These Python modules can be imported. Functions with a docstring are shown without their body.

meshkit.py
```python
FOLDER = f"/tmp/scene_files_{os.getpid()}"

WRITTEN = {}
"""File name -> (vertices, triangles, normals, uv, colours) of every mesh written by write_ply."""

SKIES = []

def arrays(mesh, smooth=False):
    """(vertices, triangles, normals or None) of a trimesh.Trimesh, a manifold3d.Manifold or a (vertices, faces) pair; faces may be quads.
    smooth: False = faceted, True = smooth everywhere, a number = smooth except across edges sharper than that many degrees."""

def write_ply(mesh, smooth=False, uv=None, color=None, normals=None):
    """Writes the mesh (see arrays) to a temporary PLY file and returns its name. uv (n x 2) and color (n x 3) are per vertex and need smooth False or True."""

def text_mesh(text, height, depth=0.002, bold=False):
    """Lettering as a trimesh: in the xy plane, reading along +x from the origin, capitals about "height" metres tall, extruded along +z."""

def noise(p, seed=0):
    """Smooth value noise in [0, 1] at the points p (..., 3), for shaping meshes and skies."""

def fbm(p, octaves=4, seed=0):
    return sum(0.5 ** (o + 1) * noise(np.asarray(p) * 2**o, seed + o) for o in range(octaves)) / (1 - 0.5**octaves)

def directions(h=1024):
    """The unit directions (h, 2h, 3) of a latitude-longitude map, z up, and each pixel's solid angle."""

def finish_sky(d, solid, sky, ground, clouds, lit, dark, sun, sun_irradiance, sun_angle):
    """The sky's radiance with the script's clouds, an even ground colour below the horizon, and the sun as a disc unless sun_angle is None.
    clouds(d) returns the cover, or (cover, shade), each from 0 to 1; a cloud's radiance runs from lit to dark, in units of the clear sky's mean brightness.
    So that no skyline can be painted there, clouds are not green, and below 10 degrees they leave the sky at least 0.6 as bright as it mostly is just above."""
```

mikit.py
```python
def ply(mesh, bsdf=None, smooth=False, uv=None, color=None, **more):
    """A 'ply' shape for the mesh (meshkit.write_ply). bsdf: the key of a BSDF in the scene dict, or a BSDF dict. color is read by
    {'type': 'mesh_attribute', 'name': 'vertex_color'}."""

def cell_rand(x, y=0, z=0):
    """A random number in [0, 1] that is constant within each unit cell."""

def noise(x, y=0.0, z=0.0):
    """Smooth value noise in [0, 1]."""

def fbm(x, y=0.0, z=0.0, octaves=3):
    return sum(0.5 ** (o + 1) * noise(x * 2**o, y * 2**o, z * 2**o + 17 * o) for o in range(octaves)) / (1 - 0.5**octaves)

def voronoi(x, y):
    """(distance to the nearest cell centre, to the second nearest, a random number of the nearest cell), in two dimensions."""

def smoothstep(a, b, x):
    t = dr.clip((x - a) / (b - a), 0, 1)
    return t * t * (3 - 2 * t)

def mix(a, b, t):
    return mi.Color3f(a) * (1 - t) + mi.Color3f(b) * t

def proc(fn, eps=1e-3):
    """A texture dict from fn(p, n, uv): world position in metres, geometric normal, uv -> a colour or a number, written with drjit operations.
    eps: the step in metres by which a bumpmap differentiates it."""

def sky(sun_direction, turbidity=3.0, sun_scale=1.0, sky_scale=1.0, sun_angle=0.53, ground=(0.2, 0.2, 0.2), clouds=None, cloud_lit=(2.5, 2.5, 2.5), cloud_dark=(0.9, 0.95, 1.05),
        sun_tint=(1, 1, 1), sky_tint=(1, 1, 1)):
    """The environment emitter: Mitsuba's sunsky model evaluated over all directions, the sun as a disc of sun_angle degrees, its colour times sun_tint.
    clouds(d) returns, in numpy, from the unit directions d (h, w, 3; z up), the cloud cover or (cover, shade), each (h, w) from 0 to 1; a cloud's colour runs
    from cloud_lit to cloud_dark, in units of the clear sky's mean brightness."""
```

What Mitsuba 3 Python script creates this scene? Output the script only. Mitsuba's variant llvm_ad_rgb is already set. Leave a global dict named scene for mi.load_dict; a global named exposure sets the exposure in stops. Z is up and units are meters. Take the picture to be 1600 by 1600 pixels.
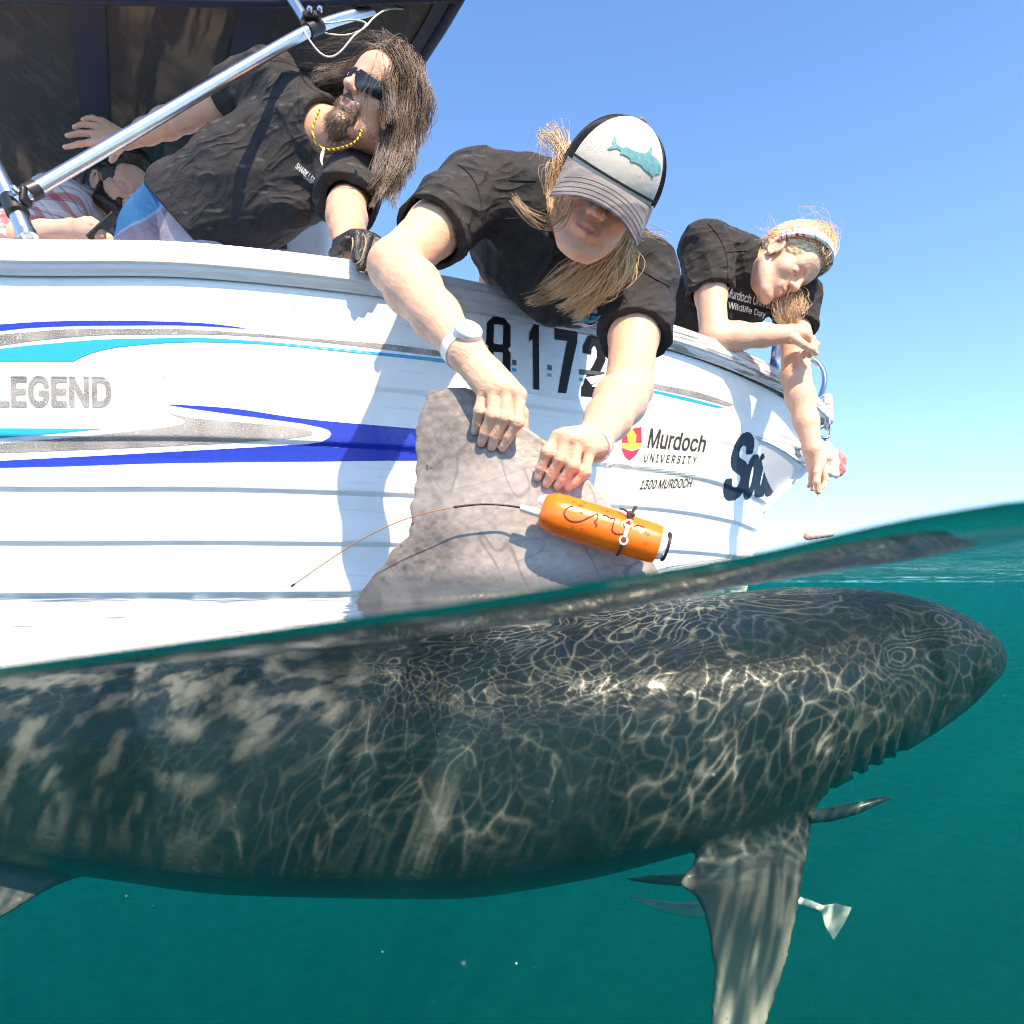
import math, random
import numpy as np, trimesh, mitsuba as mi, drjit as dr, mikit, meshkit
from mikit import proc, fbm, noise, voronoi, smoothstep, mix
from scipy.interpolate import PchipInterpolator, CubicSpline
from shapely.geometry import Polygon, Point, LineString
from shapely.ops import unary_union
T = mi.ScalarTransform4f
scene, labels = {}, {}

# ------------------------------------------------------------------ camera, sky, exposure
F = 1043.0                                   # focal length in pixels of a 1600 px wide picture
PITCH = math.atan(105 / F)                   # the lens sits at the water line, tilted up a little
scene['camera'] = {'type': 'thinlens', 'fov': 2 * math.degrees(math.atan(800 / F)), 'fov_axis': 'x', 'aperture_radius': 0.0009, 'focus_distance': 1.15,
                   'near_clip': 0.01, 'far_clip': 4000., 'to_world': T().look_at(origin=[0, 0, 0], target=[0, math.cos(PITCH), math.sin(PITCH)], up=[0, 0, 1])}
SUN = np.array([0.27, -0.66, 0.76]); SUN /= np.linalg.norm(SUN)
scene['sky'] = mikit.sky(SUN.tolist(), turbidity=2.6, sky_scale=1.35, sky_tint=(0.95, 1.0, 1.06), sun_tint=(1, .96, .91))
exposure = 2.65


def at(px, py, Y):
    """the point at depth Y (metres along +y) on the sight line of pixel (px, py) of a 1600 px picture"""
    u, v = (px - 800) / F, (800 - py) / F
    d = np.array([u, math.cos(PITCH) - v * math.sin(PITCH), math.sin(PITCH) + v * math.cos(PITCH)])
    return d * (Y / d[1])


def from_nose(px, py, Y, R, k=1.):
    """where a head's middle is when the tip of its nose is seen at a pixel"""
    return at(px, py, Y) - R @ (np.array([0, .121, -.0235]) * k)


# ------------------------------------------------------------------ small kit
def add(key, mesh, bsdf, smooth=False, **more):
    k, n = key, 0
    while k in scene:
        n += 1
        k = f'{key}_{n:03d}'
    scene[k] = mikit.ply(mesh, bsdf, smooth, **more)
    return k


def lab(key, label=None, cat=None, group=None, kind=None):
    d = {}
    for a, b in (('label', label), ('category', cat), ('group', group), ('kind', kind)):
        if b:
            d[a] = b
    labels[key] = d


def rgb(r, g, b):
    return {'type': 'rgb', 'value': [float(r), float(g), float(b)]}


def mat(name, color, rough=.5, **more):
    if isinstance(color, (tuple, list)):
        color = rgb(*color)
    d = {'type': 'principled', 'base_color': color, 'roughness': rough, **more}
    scene[name] = {'type': 'twosided', 'bsdf': d}
    return name


def bumped(name, color, rough, fn, scale, eps=1e-3, **more):
    if isinstance(color, (tuple, list)):
        color = rgb(*color)
    scene[name] = {'type': 'twosided', 'bsdf': {'type': 'bumpmap', 'arbitrary': proc(fn, eps), 'scale': scale, 'bsdf': {'type': 'principled', 'base_color': color, 'roughness': rough, **more}}}
    return name


VCOL = {'type': 'mesh_attribute', 'name': 'vertex_color'}


def cat(*ms):
    return trimesh.util.concatenate([m for m in ms if m is not None])


def norm(v):
    v = np.asarray(v, float)
    return v / np.maximum(np.linalg.norm(v, axis=-1, keepdims=True), 1e-12)


def tube(pts, rad, sides=8, caps=True):
    p = np.asarray(pts, float)
    rad = np.broadcast_to(np.asarray(rad, float), (len(p),))
    t = norm(np.gradient(p, axis=0))
    a = np.cross(t[0], [0, 0, 1.0] if abs(t[0][2]) < .9 else [1.0, 0, 0])
    A = []
    for k in range(len(p)):
        a = norm(a - t[k] * (a @ t[k]))
        A.append(a)
    A = np.array(A); B = np.cross(t, A)
    ang = np.arange(sides) * 2 * np.pi / sides
    v = p[:, None] + rad[:, None, None] * (np.cos(ang)[None, :, None] * A[:, None] + np.sin(ang)[None, :, None] * B[:, None])
    i, j = np.meshgrid(np.arange(len(p) - 1), np.arange(sides), indexing='ij')
    q = np.stack([i * sides + j, i * sides + (j + 1) % sides, (i + 1) * sides + (j + 1) % sides, (i + 1) * sides + j], -1).reshape(-1, 4)
    f = np.vstack([q[:, [0, 1, 2]], q[:, [0, 2, 3]]])
    v = v.reshape(-1, 3)
    if caps:
        n = len(v); k = np.arange(sides)
        v = np.vstack([v, p[0], p[-1]])
        f = np.vstack([f, np.stack([(k + 1) % sides, k, k * 0 + n], 1), np.stack([k + n - sides, (k + 1) % sides + n - sides, k * 0 + n + 1], 1)])
    return trimesh.Trimesh(v, f, process=False)


def spline(pts, n):
    p = np.asarray(pts, float)
    if len(p) == 2:
        return p[0] + np.linspace(0, 1, n)[:, None] * (p[1] - p[0])
    s = np.r_[0, np.cumsum(np.linalg.norm(np.diff(p, axis=0), axis=1))]
    return CubicSpline(s, p, axis=0)(np.linspace(0, s[-1], n))


def rbox(c, size, r=.01, R=None):
    """a box with rounded edges"""
    import manifold3d as m3
    s = np.asarray(size) / 2 - r
    pts = np.array([[x, y, z] for x in (-1, 1) for y in (-1, 1) for z in (-1, 1)]) * s
    b = m3.Manifold.sphere(r, 16)
    h = m3.Manifold.batch_hull([b.translate(tuple(p)) for p in pts]).to_mesh()
    v = np.array(h.vert_properties[:, :3], float)
    if R is not None:
        v = v @ np.asarray(R).T
    return trimesh.Trimesh(v + np.asarray(c), np.array(h.tri_verts), process=False)


def quads(V):
    """a mesh from a grid of points (m, n, 3)"""
    m, n = V.shape[:2]
    i, j = np.meshgrid(np.arange(m - 1), np.arange(n - 1), indexing='ij')
    a = (i * n + j).ravel()
    return trimesh.Trimesh(V.reshape(-1, 3), np.vstack([np.stack([a, a + 1, a + n + 1], 1), np.stack([a, a + n + 1, a + n], 1)]), process=False)


# signed distance modelling: shapes are lists of smooth unions, meshed by surface nets
class Sdf:
    def __init__(s):
        s.ops = []

    def put(s, kind, fn, c, r, k):
        s.ops.append((kind, fn, np.asarray(c, float), float(r), float(k)))
        return s

    def rc(s, a, b, ra, rb, k=.015, op='u'):
        a, b = np.asarray(a, float), np.asarray(b, float); ba = b - a; l2 = max(ba @ ba, 1e-12)

        def fn(P):
            q = P - a
            t = np.clip(q @ ba / l2, 0, 1)
            return np.linalg.norm(q - t[:, None] * ba, axis=1) - (ra + (rb - ra) * t)
        return s.put(op, fn, (a + b) / 2, np.sqrt(l2) / 2 + max(ra, rb), k)

    def chain(s, pts, rad, k=.015, op='u'):
        for i in range(len(pts) - 1):
            s.rc(pts[i], pts[i + 1], rad[i], rad[i + 1], k, op)
        return s

    def el(s, c, radii, R=np.eye(3), k=.015, op='u'):
        c, r, R = np.asarray(c, float), np.asarray(radii, float), np.asarray(R, float)   # R: columns are the axes

        def fn(P):
            q = (P - c) @ R
            k0 = np.linalg.norm(q / r, axis=1); k1 = np.linalg.norm(q / r ** 2, axis=1)
            return k0 * (k0 - 1) / np.maximum(k1, 1e-9)
        return s.put(op, fn, c, r.max(), k)

    def seg(s, a, b, side, ra, rb, k=.02, op='u'):
        """a rounded segment of elliptic section: ra, rb = (half width along side, half depth)"""
        a, b = np.asarray(a, float), np.asarray(b, float); ax = norm(b - a); L = np.linalg.norm(b - a)
        sd = norm(np.asarray(side, float) - ax * (np.asarray(side) @ ax)); dp = np.cross(ax, sd)
        ra, rb = np.asarray(ra, float), np.asarray(rb, float)

        def fn(P):
            q = P - a
            z = q @ ax; t = np.clip(z / L, 0, 1)
            r = ra + (rb - ra) * t[:, None]
            over = z - t * L
            w = r.min(1)
            u = np.sqrt((q @ sd / r[:, 0]) ** 2 + (q @ dp / r[:, 1]) ** 2 + (over / w) ** 2)
            g = np.sqrt((q @ sd / r[:, 0] ** 2) ** 2 + (q @ dp / r[:, 1] ** 2) ** 2 + (over / w ** 2) ** 2)
            return u * (u - 1) / np.maximum(g, 1e-9)
        return s.put(op, fn, (a + b) / 2, L / 2 + max(ra.max(), rb.max()), k)

    def join(s, other, k=.01):
        return s.put('u', other, *other.ball(), k)

    def ball(s):
        o = [x for x in s.ops if x[0] == 'u']
        lo = np.min([x[2] - x[3] for x in o], axis=0); hi = np.max([x[2] + x[3] for x in o], axis=0)
        return (lo + hi) / 2, np.linalg.norm(hi - lo) / 2

    def box(s):
        o = [x for x in s.ops if x[0] == 'u']
        return np.min([x[2] - x[3] for x in o], axis=0), np.max([x[2] + x[3] for x in o], axis=0)

    def __call__(s, P, near=.05):
        C = P.mean(0); R = np.linalg.norm(P - C, axis=1).max() if len(P) else 0
        d = np.full(len(P), 1e3)
        for kind, fn, c, r, k in s.ops:
            if kind == 'f':
                d = fn(P, d)
                continue
            gap = np.linalg.norm(c - C) - r - R
            if gap > near + k and kind in 'us':
                if kind == 'u':
                    d = np.minimum(d, gap)
                continue
            e = fn(P)
            if kind == 'u':
                h = np.maximum(k - np.abs(d - e), 0)
                d = np.minimum(d, e) - h * h / (4 * k)
            elif kind == 's':
                h = np.maximum(k - np.abs(d + e), 0)
                d = np.maximum(d, -e) + h * h / (4 * k)
            else:                                             # 'i': smooth intersection
                h = np.maximum(k - np.abs(d - e), 0)
                d = np.maximum(d, e) + h * h / (4 * k)
        return d

    def f(s, fn):
        s.ops.append(('f', fn, np.zeros(3), 0., 0.))
        return s

    def sleeve(s, a, b, t, ra, rb, k=.035, tilt=(0, 0, 0)):
        """a sleeve along a limb, cut off at t of its way"""
        a, b = np.asarray(a, float), np.asarray(b, float)
        q = Sdf().rc(a, a + (b - a) * (t + .15), ra, rb).plane(a + (b - a) * t, norm(b - a) + np.asarray(tilt), .004)
        q.rc(a + (b - a) * t * .62, a + (b - a) * (t + .35), ra - .008, rb - .008, .004, 's')
        return s.join(q, k)

    def plane(s, p, n, k=.003):
        """cuts away what lies on the side that n points to"""
        p, n = np.asarray(p, float), norm(n)
        return s.put('i', lambda P: (P - p) @ n, p, 1e3, k)

    def mesh(s, h, lo=None, hi=None, slack=.012, smooth=0):
        a, b = s.box()
        lo = a - .02 if lo is None else np.asarray(lo, float); hi = b + .02 if hi is None else np.asarray(hi, float)
        B = 8
        nb = np.ceil((hi - lo) / (h * B)).astype(int) + 1
        D = np.full(nb * B, 1., np.float32)
        g = np.stack(np.meshgrid(*[np.arange(n) for n in nb], indexing='ij'), -1).reshape(-1, 3)
        cen = lo + (g * B + (B - 1) / 2) * h
        sup = g // 6
        key = (sup[:, 0] * 4096 + sup[:, 1]) * 4096 + sup[:, 2]
        order = np.argsort(key, kind='stable'); cuts = np.r_[0, np.flatnonzero(np.diff(key[order])) + 1, len(order)]
        rb = h * B * .87 + slack
        off = np.stack(np.meshgrid(*[np.arange(B)] * 3, indexing='ij'), -1).reshape(-1, 3)
        D8 = D.reshape(nb[0], B, nb[1], B, nb[2], B)
        for i in range(len(cuts) - 1):
            ids = order[cuts[i]:cuts[i + 1]]
            d = s(cen[ids])
            on = np.abs(d) < rb
            gi = g[ids]
            D8[gi[:, 0], :, gi[:, 1], :, gi[:, 2], :] = np.where(d > 0, 1., -1.)[:, None, None, None]
            if on.any():
                ga = gi[on]
                for j in range(0, len(ga), 40):
                    gb = ga[j:j + 40]
                    P = (lo + (gb[:, None] * B + off) * h).reshape(-1, 3)
                    D8[gb[:, 0], :, gb[:, 1], :, gb[:, 2], :] = s(P).reshape(len(gb), B, B, B)
        return nets(D, lo, h)


def nets(D, lo, h):
    S = D < 0
    C = np.zeros(tuple(np.array(D.shape) - 1), np.int8)
    sl = lambda o: tuple(slice(a, a + n - 1) for a, n in zip(o, D.shape))
    for o in np.ndindex(2, 2, 2):
        C += S[sl(o)]
    cells = np.argwhere((C > 0) & (C < 8))
    idx = np.full(C.shape, -1, np.int32); idx[tuple(cells.T)] = np.arange(len(cells))
    acc = np.zeros((len(cells), 3)); cnt = np.zeros(len(cells))
    corner = list(np.ndindex(2, 2, 2))
    val = {o: D[tuple((cells + o).T)].astype(float) for o in corner}
    for o in corner:
        for ax in range(3):
            if o[ax] == 0:
                p = list(o); p[ax] = 1; p = tuple(p)
                x, y = val[o], val[p]
                m = (x < 0) != (y < 0)
                t = np.where(m, x / np.where(m, x - y, 1), 0)
                q = np.array(o, float)[None] + np.zeros((len(cells), 1)); q[:, ax] += t
                acc += q * m[:, None]; cnt += m
    V = lo + (cells + acc / cnt[:, None]) * h
    Fs = []
    for ax in range(3):
        a1, a2 = (ax + 1) % 3, (ax + 2) % 3
        s0 = [slice(1, -1)] * 3; s0[ax] = slice(0, -1); s1 = list(s0); s1[ax] = slice(1, None)
        x, y = S[tuple(s0)], S[tuple(s1)]
        e = np.argwhere(x != y)
        inside = x[tuple(e.T)]
        base = e.copy(); base[:, a1] += 1; base[:, a2] += 1
        def cell(d1, d2):
            c = base.copy(); c[:, a1] -= d1; c[:, a2] -= d2
            return idx[tuple(c.T)]
        q = np.stack([cell(1, 1), cell(0, 1), cell(0, 0), cell(1, 0)], 1)
        q[~inside] = q[~inside][:, ::-1]
        q = q[(q >= 0).all(1)]
        Fs.append(q)
    q = np.vstack(Fs)
    return trimesh.Trimesh(V, np.vstack([q[:, [0, 1, 2]], q[:, [0, 2, 3]]]), process=False)


def split_shells(m, least=60):
    """drops loose crumbs"""
    import scipy.sparse as sp
    from scipy.sparse.csgraph import connected_components
    f = m.faces; n = len(m.vertices)
    g = sp.coo_matrix((np.ones(len(f) * 2), (np.r_[f[:, 0], f[:, 1]], np.r_[f[:, 1], f[:, 2]])), (n, n))
    k, l = connected_components(g, directed=False)
    big = np.bincount(l) >= least
    keep = big[l[f[:, 0]]]
    m = trimesh.Trimesh(m.vertices, f[keep], process=False); m.remove_unreferenced_vertices()
    return m


def fold(p, d, f, seed=0, sharp=1.6):
    """cloth folds running along d: ridged noise stretched along d, 0..1"""
    d = norm(d)
    q = np.asarray(p) * f; q = q - (q @ d)[:, None] * d * .8
    return (1 - np.abs(2 * meshkit.fbm(q, 2, seed) - 1)) ** sharp


def frame(f, up):
    """columns: side, forward, up (orthonormal)"""
    f = norm(f); s = norm(np.cross(f, up)); u = np.cross(s, f)
    return np.stack([s, f, u], 1)
# ------------------------------------------------------------------ the sea
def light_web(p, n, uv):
    # painted caustics: noise drawn into the surface transmittance stands in for focused sunlight
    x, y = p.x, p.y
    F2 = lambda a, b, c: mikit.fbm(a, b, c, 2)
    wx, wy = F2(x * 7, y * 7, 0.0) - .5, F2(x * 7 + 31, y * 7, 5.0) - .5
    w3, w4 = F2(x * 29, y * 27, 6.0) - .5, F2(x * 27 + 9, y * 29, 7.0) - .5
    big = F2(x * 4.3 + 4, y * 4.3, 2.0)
    # nested rings of painted light lines
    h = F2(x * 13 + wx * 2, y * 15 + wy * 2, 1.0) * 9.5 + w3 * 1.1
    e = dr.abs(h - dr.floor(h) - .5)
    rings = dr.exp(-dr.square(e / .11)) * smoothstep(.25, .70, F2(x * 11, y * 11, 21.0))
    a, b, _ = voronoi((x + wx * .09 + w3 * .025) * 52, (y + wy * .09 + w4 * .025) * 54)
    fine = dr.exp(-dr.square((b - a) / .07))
    # a looser net of painted light lines
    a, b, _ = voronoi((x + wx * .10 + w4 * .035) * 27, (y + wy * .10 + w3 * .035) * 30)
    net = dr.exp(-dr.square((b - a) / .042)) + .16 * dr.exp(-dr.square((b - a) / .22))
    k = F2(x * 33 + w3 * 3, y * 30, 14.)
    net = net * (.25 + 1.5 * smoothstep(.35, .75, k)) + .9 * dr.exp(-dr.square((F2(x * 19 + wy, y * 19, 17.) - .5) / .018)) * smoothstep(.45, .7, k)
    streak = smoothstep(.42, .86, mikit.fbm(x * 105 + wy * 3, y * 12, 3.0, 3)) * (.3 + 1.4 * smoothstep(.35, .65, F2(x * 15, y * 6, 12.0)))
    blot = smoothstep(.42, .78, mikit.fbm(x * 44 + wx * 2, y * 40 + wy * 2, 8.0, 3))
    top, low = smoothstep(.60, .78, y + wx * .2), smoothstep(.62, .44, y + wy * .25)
    soft = smoothstep(-.12, -.34, x + wy * .35)              # calmer, blurrier painted light towards the tail
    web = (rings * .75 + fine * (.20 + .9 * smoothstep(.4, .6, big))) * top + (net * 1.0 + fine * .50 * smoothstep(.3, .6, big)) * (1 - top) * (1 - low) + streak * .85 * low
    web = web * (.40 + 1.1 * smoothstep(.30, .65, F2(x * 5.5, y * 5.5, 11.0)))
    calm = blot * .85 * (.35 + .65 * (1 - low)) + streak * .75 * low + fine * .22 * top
    deep = .35 + .65 * smoothstep(.10, .45, y)              # painted light toned down where it falls far below
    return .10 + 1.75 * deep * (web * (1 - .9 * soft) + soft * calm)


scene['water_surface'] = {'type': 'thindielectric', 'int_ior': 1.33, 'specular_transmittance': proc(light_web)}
scene['clear_boundary'] = {'type': 'null'}
scene['water_body'] = {'type': 'homogeneous', 'albedo': rgb(.03, .655, .63), 'sigma_t': rgb(.21, .105, .11), 'phase': {'type': 'hg', 'g': .4}}
MED = {'type': 'ref', 'id': 'water_body'}
PORT = .13                                   # the air in front of the lens: a trough the housing keeps free of water


def sea_z(x, y):
    t = np.clip((x + .10) / .55, 0, 1)
    far = -.034 + .074 * t * t * (3 - 2 * t) * np.exp(-np.maximum(y - 2.2, 0) / 2.)
    near = np.interp(x, [-.4, -.2, -.1, -.05, -.0125, .025, .05, .075, .1, .2, .4], [-.033, -.024, -.0156, -.0102, -.0056, .0004, .0056, .0125, .0180, .029, .038])
    w = np.exp(-np.maximum(np.abs(y) - PORT, 0) / .16) * np.exp(-(x / .30) ** 2)
    curl = .0017 * np.exp(-np.maximum(np.abs(y) - PORT, 0) / .0040)      # the water climbs the housing a little
    return far * (1 - w) + near * w + curl - .0010


def sea_grid(xs, ys):
    X, Y = np.meshgrid(xs, ys)
    q = np.stack([X, Y, 0 * X], -1)
    away = np.clip((np.abs(Y) - PORT) / .35, 0, 1) * (1 - .92 * np.exp(-(np.maximum(.5 - X, 0) / .4) ** 2) * np.clip(2.2 - Y, 0, 1))
    Z = sea_z(X, Y) + away * ((meshkit.fbm(q * 4.0, 2) - .5) * (.005 + .012 * np.clip(Y - 1.4, 0, 1)) + (meshkit.fbm(q * [15, 24, 1], 2, 9) - .5) * (.0012 + .0022 * np.clip(Y - .9, 0, 1)))
    return np.stack([X, Y, Z], -1)


_x = np.r_[-200, -90, -40, -20, -10, np.linspace(-5, -1.4, 24), np.linspace(-1.38, 1.6, 330), np.linspace(1.65, 5, 24), 10, 20, 40, 90, 200]
_yf = np.r_[np.linspace(PORT, .152, 12), np.linspace(.158, 2.4, 260), np.linspace(2.45, 6, 40), 8, 11, 16, 25, 40, 80, 200]
_yb = np.r_[-200, -80, -40, -20, -10, -6, np.linspace(-4, -PORT, 60)]
front, back = sea_grid(_x, _yf), sea_grid(_x, _yb)
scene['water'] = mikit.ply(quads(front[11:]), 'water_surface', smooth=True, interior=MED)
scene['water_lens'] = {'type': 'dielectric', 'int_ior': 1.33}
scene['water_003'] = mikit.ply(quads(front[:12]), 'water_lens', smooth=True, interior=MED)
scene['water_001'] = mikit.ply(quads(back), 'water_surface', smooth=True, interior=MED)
_t = np.linspace(0, -math.pi, 25)
trough = np.stack([front[0]] + [np.stack([_x, 0 * _x + PORT * math.cos(t), 0 * _x - .03 + PORT * math.sin(t)], 1) for t in _t] + [back[-1]], 0)
_deep = -17.
_ring = lambda r: np.concatenate([back[:, r], trough[::-1, r], front[:, r]])


def skirt(p):
    q = p.copy(); q[:, 2] = _deep
    return quads(np.stack([p, q], 0))


sides = [skirt(_ring(-1)[::-1]), skirt(_ring(0)), skirt(front[-1]), skirt(back[0][::-1])]
flat = quads(np.array([[[-200, -200, _deep], [-200, 200, _deep]], [[200, -200, _deep], [200, 200, _deep]]], float))
_tr = quads(trough); _tr.faces = _tr.faces[:, ::-1]
def orient(m, want):
    if (m.face_normals.mean(0) @ np.asarray(want, float)) < 0:
        m.faces = m.faces[:, ::-1].copy(); m = trimesh.Trimesh(m.vertices, m.faces, process=False)
    return m
sides = [orient(m, w) for m, w in zip(sides, ([1, 0, 0], [-1, 0, 0], [0, 1, 0], [0, -1, 0]))]
flat = orient(flat, [0, 0, -1])
_tr = orient(_tr, [0, 0, 1])
scene['water_002'] = mikit.ply(cat(_tr, flat, *sides), 'clear_boundary', interior=MED)
for k in ('water', 'water_001', 'water_002', 'water_003'):
    lab(k, kind='structure')
mat('sand', proc(lambda p, n, uv: mix((.10, .12, .08), (.30, .28, .20), mikit.fbm(p.x * .7, p.y * .7, 0.))), .9)
_s = np.linspace(-220, 220, 60)
_X, _Y = np.meshgrid(_s, _s)
add('sea_bed', quads(np.stack([_X, _Y, -16.2 + .5 * meshkit.fbm(np.stack([_X, _Y, 0 * _X], -1) * .11, 3)], -1)), 'sand', True)
lab('sea_bed', kind='structure')
# drifting specks in the water
rs = np.random.RandomState(8)
sp = []
for i in range(70):
    d = rs.uniform(.25, 1.6); q = at(rs.uniform(-50, 1650), rs.uniform(960, 1650), d)
    if q[2] < -.06:
        b = trimesh.creation.icosphere(1, (.0003 + .0006 * rs.rand() ** 3) * (.5 + d)); b.apply_translation(q); sp.append(b)
mat('plankton', (.45, .50, .42), .8)
add('drifting_specks', cat(*sp), 'plankton')
lab('drifting_specks', 'tiny pale specks drifting in the water', 'plankton', kind='stuff')
# ------------------------------------------------------------------ the boat
GPX = [(0, 378, 1.235), (300, 384, 1.285), (560, 412, 1.37), (700, 436, 1.455), (850, 468, 1.58), (1050, 511, 1.79), (1215, 580, 2.16), (1290, 640, 2.47)]
G = np.array([[-3.4, .80, .60], [-2.2, 1.02, .63]] + [at(*p) for p in GPX])
_gs = np.r_[0, np.cumsum(np.linalg.norm(np.diff(G[:, :2], axis=0), axis=1))]; _gs /= _gs[-1]
Gc = PchipInterpolator(_gs, G)
W = np.array([[-3.4, .96, -.06], [-2.2, 1.17, -.06], [-.95, 1.36, -.06], [-.60, 1.41, -.06], [-.28, 1.50, -.06], [-.10, 1.575, -.06], [.12, 1.69, -.06], [.42, 1.92, -.06], [.68, 2.24, -.06], [.84, 2.47, -.06]])
Wc = PchipInterpolator(_gs, W)
KEEL = np.array([[-3.4, 1.9, -.36], [-2.2, 1.98, -.36], [-.95, 2.15, -.36], [-.60, 2.2, -.36], [-.28, 2.22, -.36], [-.1, 2.25, -.36], [.12, 2.28, -.35], [.3, 2.32, -.34], [.5, 2.4, -.33], [.66, 2.47, -.30]])
Kc = PchipInterpolator(_gs, KEEL)
BREAKS = [.085, .35, .52, .66, .81, .955, 1.12]        # lower edges of the pressed strakes, as a fraction of the side's height
LIP = [0, .003, .0075, .0075, .0075, .0075, 0]


def side_out(t):
    d = Gc(t, 1); n = np.stack([d[:, 1], -d[:, 0], 0 * t], 1)
    return norm(n)


def hull_pt(t, v, out):
    t = np.asarray(t, float)
    g, w = Gc(t), Wc(t)
    bow = smooth01((t - .78) / .22)
    h = v + bow * .16 * np.sin(np.pi * np.clip(v, 0, 1))       # hollow flare towards the bow
    p = g + (w - g) * np.stack([h, h, 0 * h + v], 1)
    return p + side_out(t) * out


def smooth01(x):
    x = np.clip(x, 0, 1)
    return x * x * (3 - 2 * x)


TS = np.r_[np.linspace(0, .38, 14)[:-1], np.linspace(.38, 1, 130)]
CL = np.array([[-3.4, 1.78], [1.15, 2.50]]); _cd = norm(CL[1] - CL[0]); _cn = np.array([-_cd[1], _cd[0]])


def mirror(v):
    v = np.array(v, float)
    d = (v[..., :2] - CL[1]) @ _cn
    v[..., :2] -= 2 * d[..., None] * _cn
    return v


def white_paint(p, n, uv):
    s = mikit.fbm(p.x * 2.2, p.y * 2.2, p.z * 9) * .6 + mikit.fbm(p.x * 40, p.y * 40, p.z * 60) * .4
    scuff = smoothstep(.66, .74, mikit.fbm(p.x * 9, p.y * 9, p.z * 120.))
    return mix(mix((.80, .80, .80), (.87, .87, .86), s), (.42, .42, .42), scuff * .18)


def rail_paint(p, n, uv):
    s = mikit.fbm(p.x * 30, p.y * 30, p.z * 90)
    worn = smoothstep(.52, .60, mikit.fbm(p.x * 5 + 3, p.y * 14, p.z * 150.)) * smoothstep(-.2, .25, p.x)
    return mix(mix((.70, .70, .70), (.80, .80, .79), s), (.26, .25, .24), worn * .85)


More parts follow.
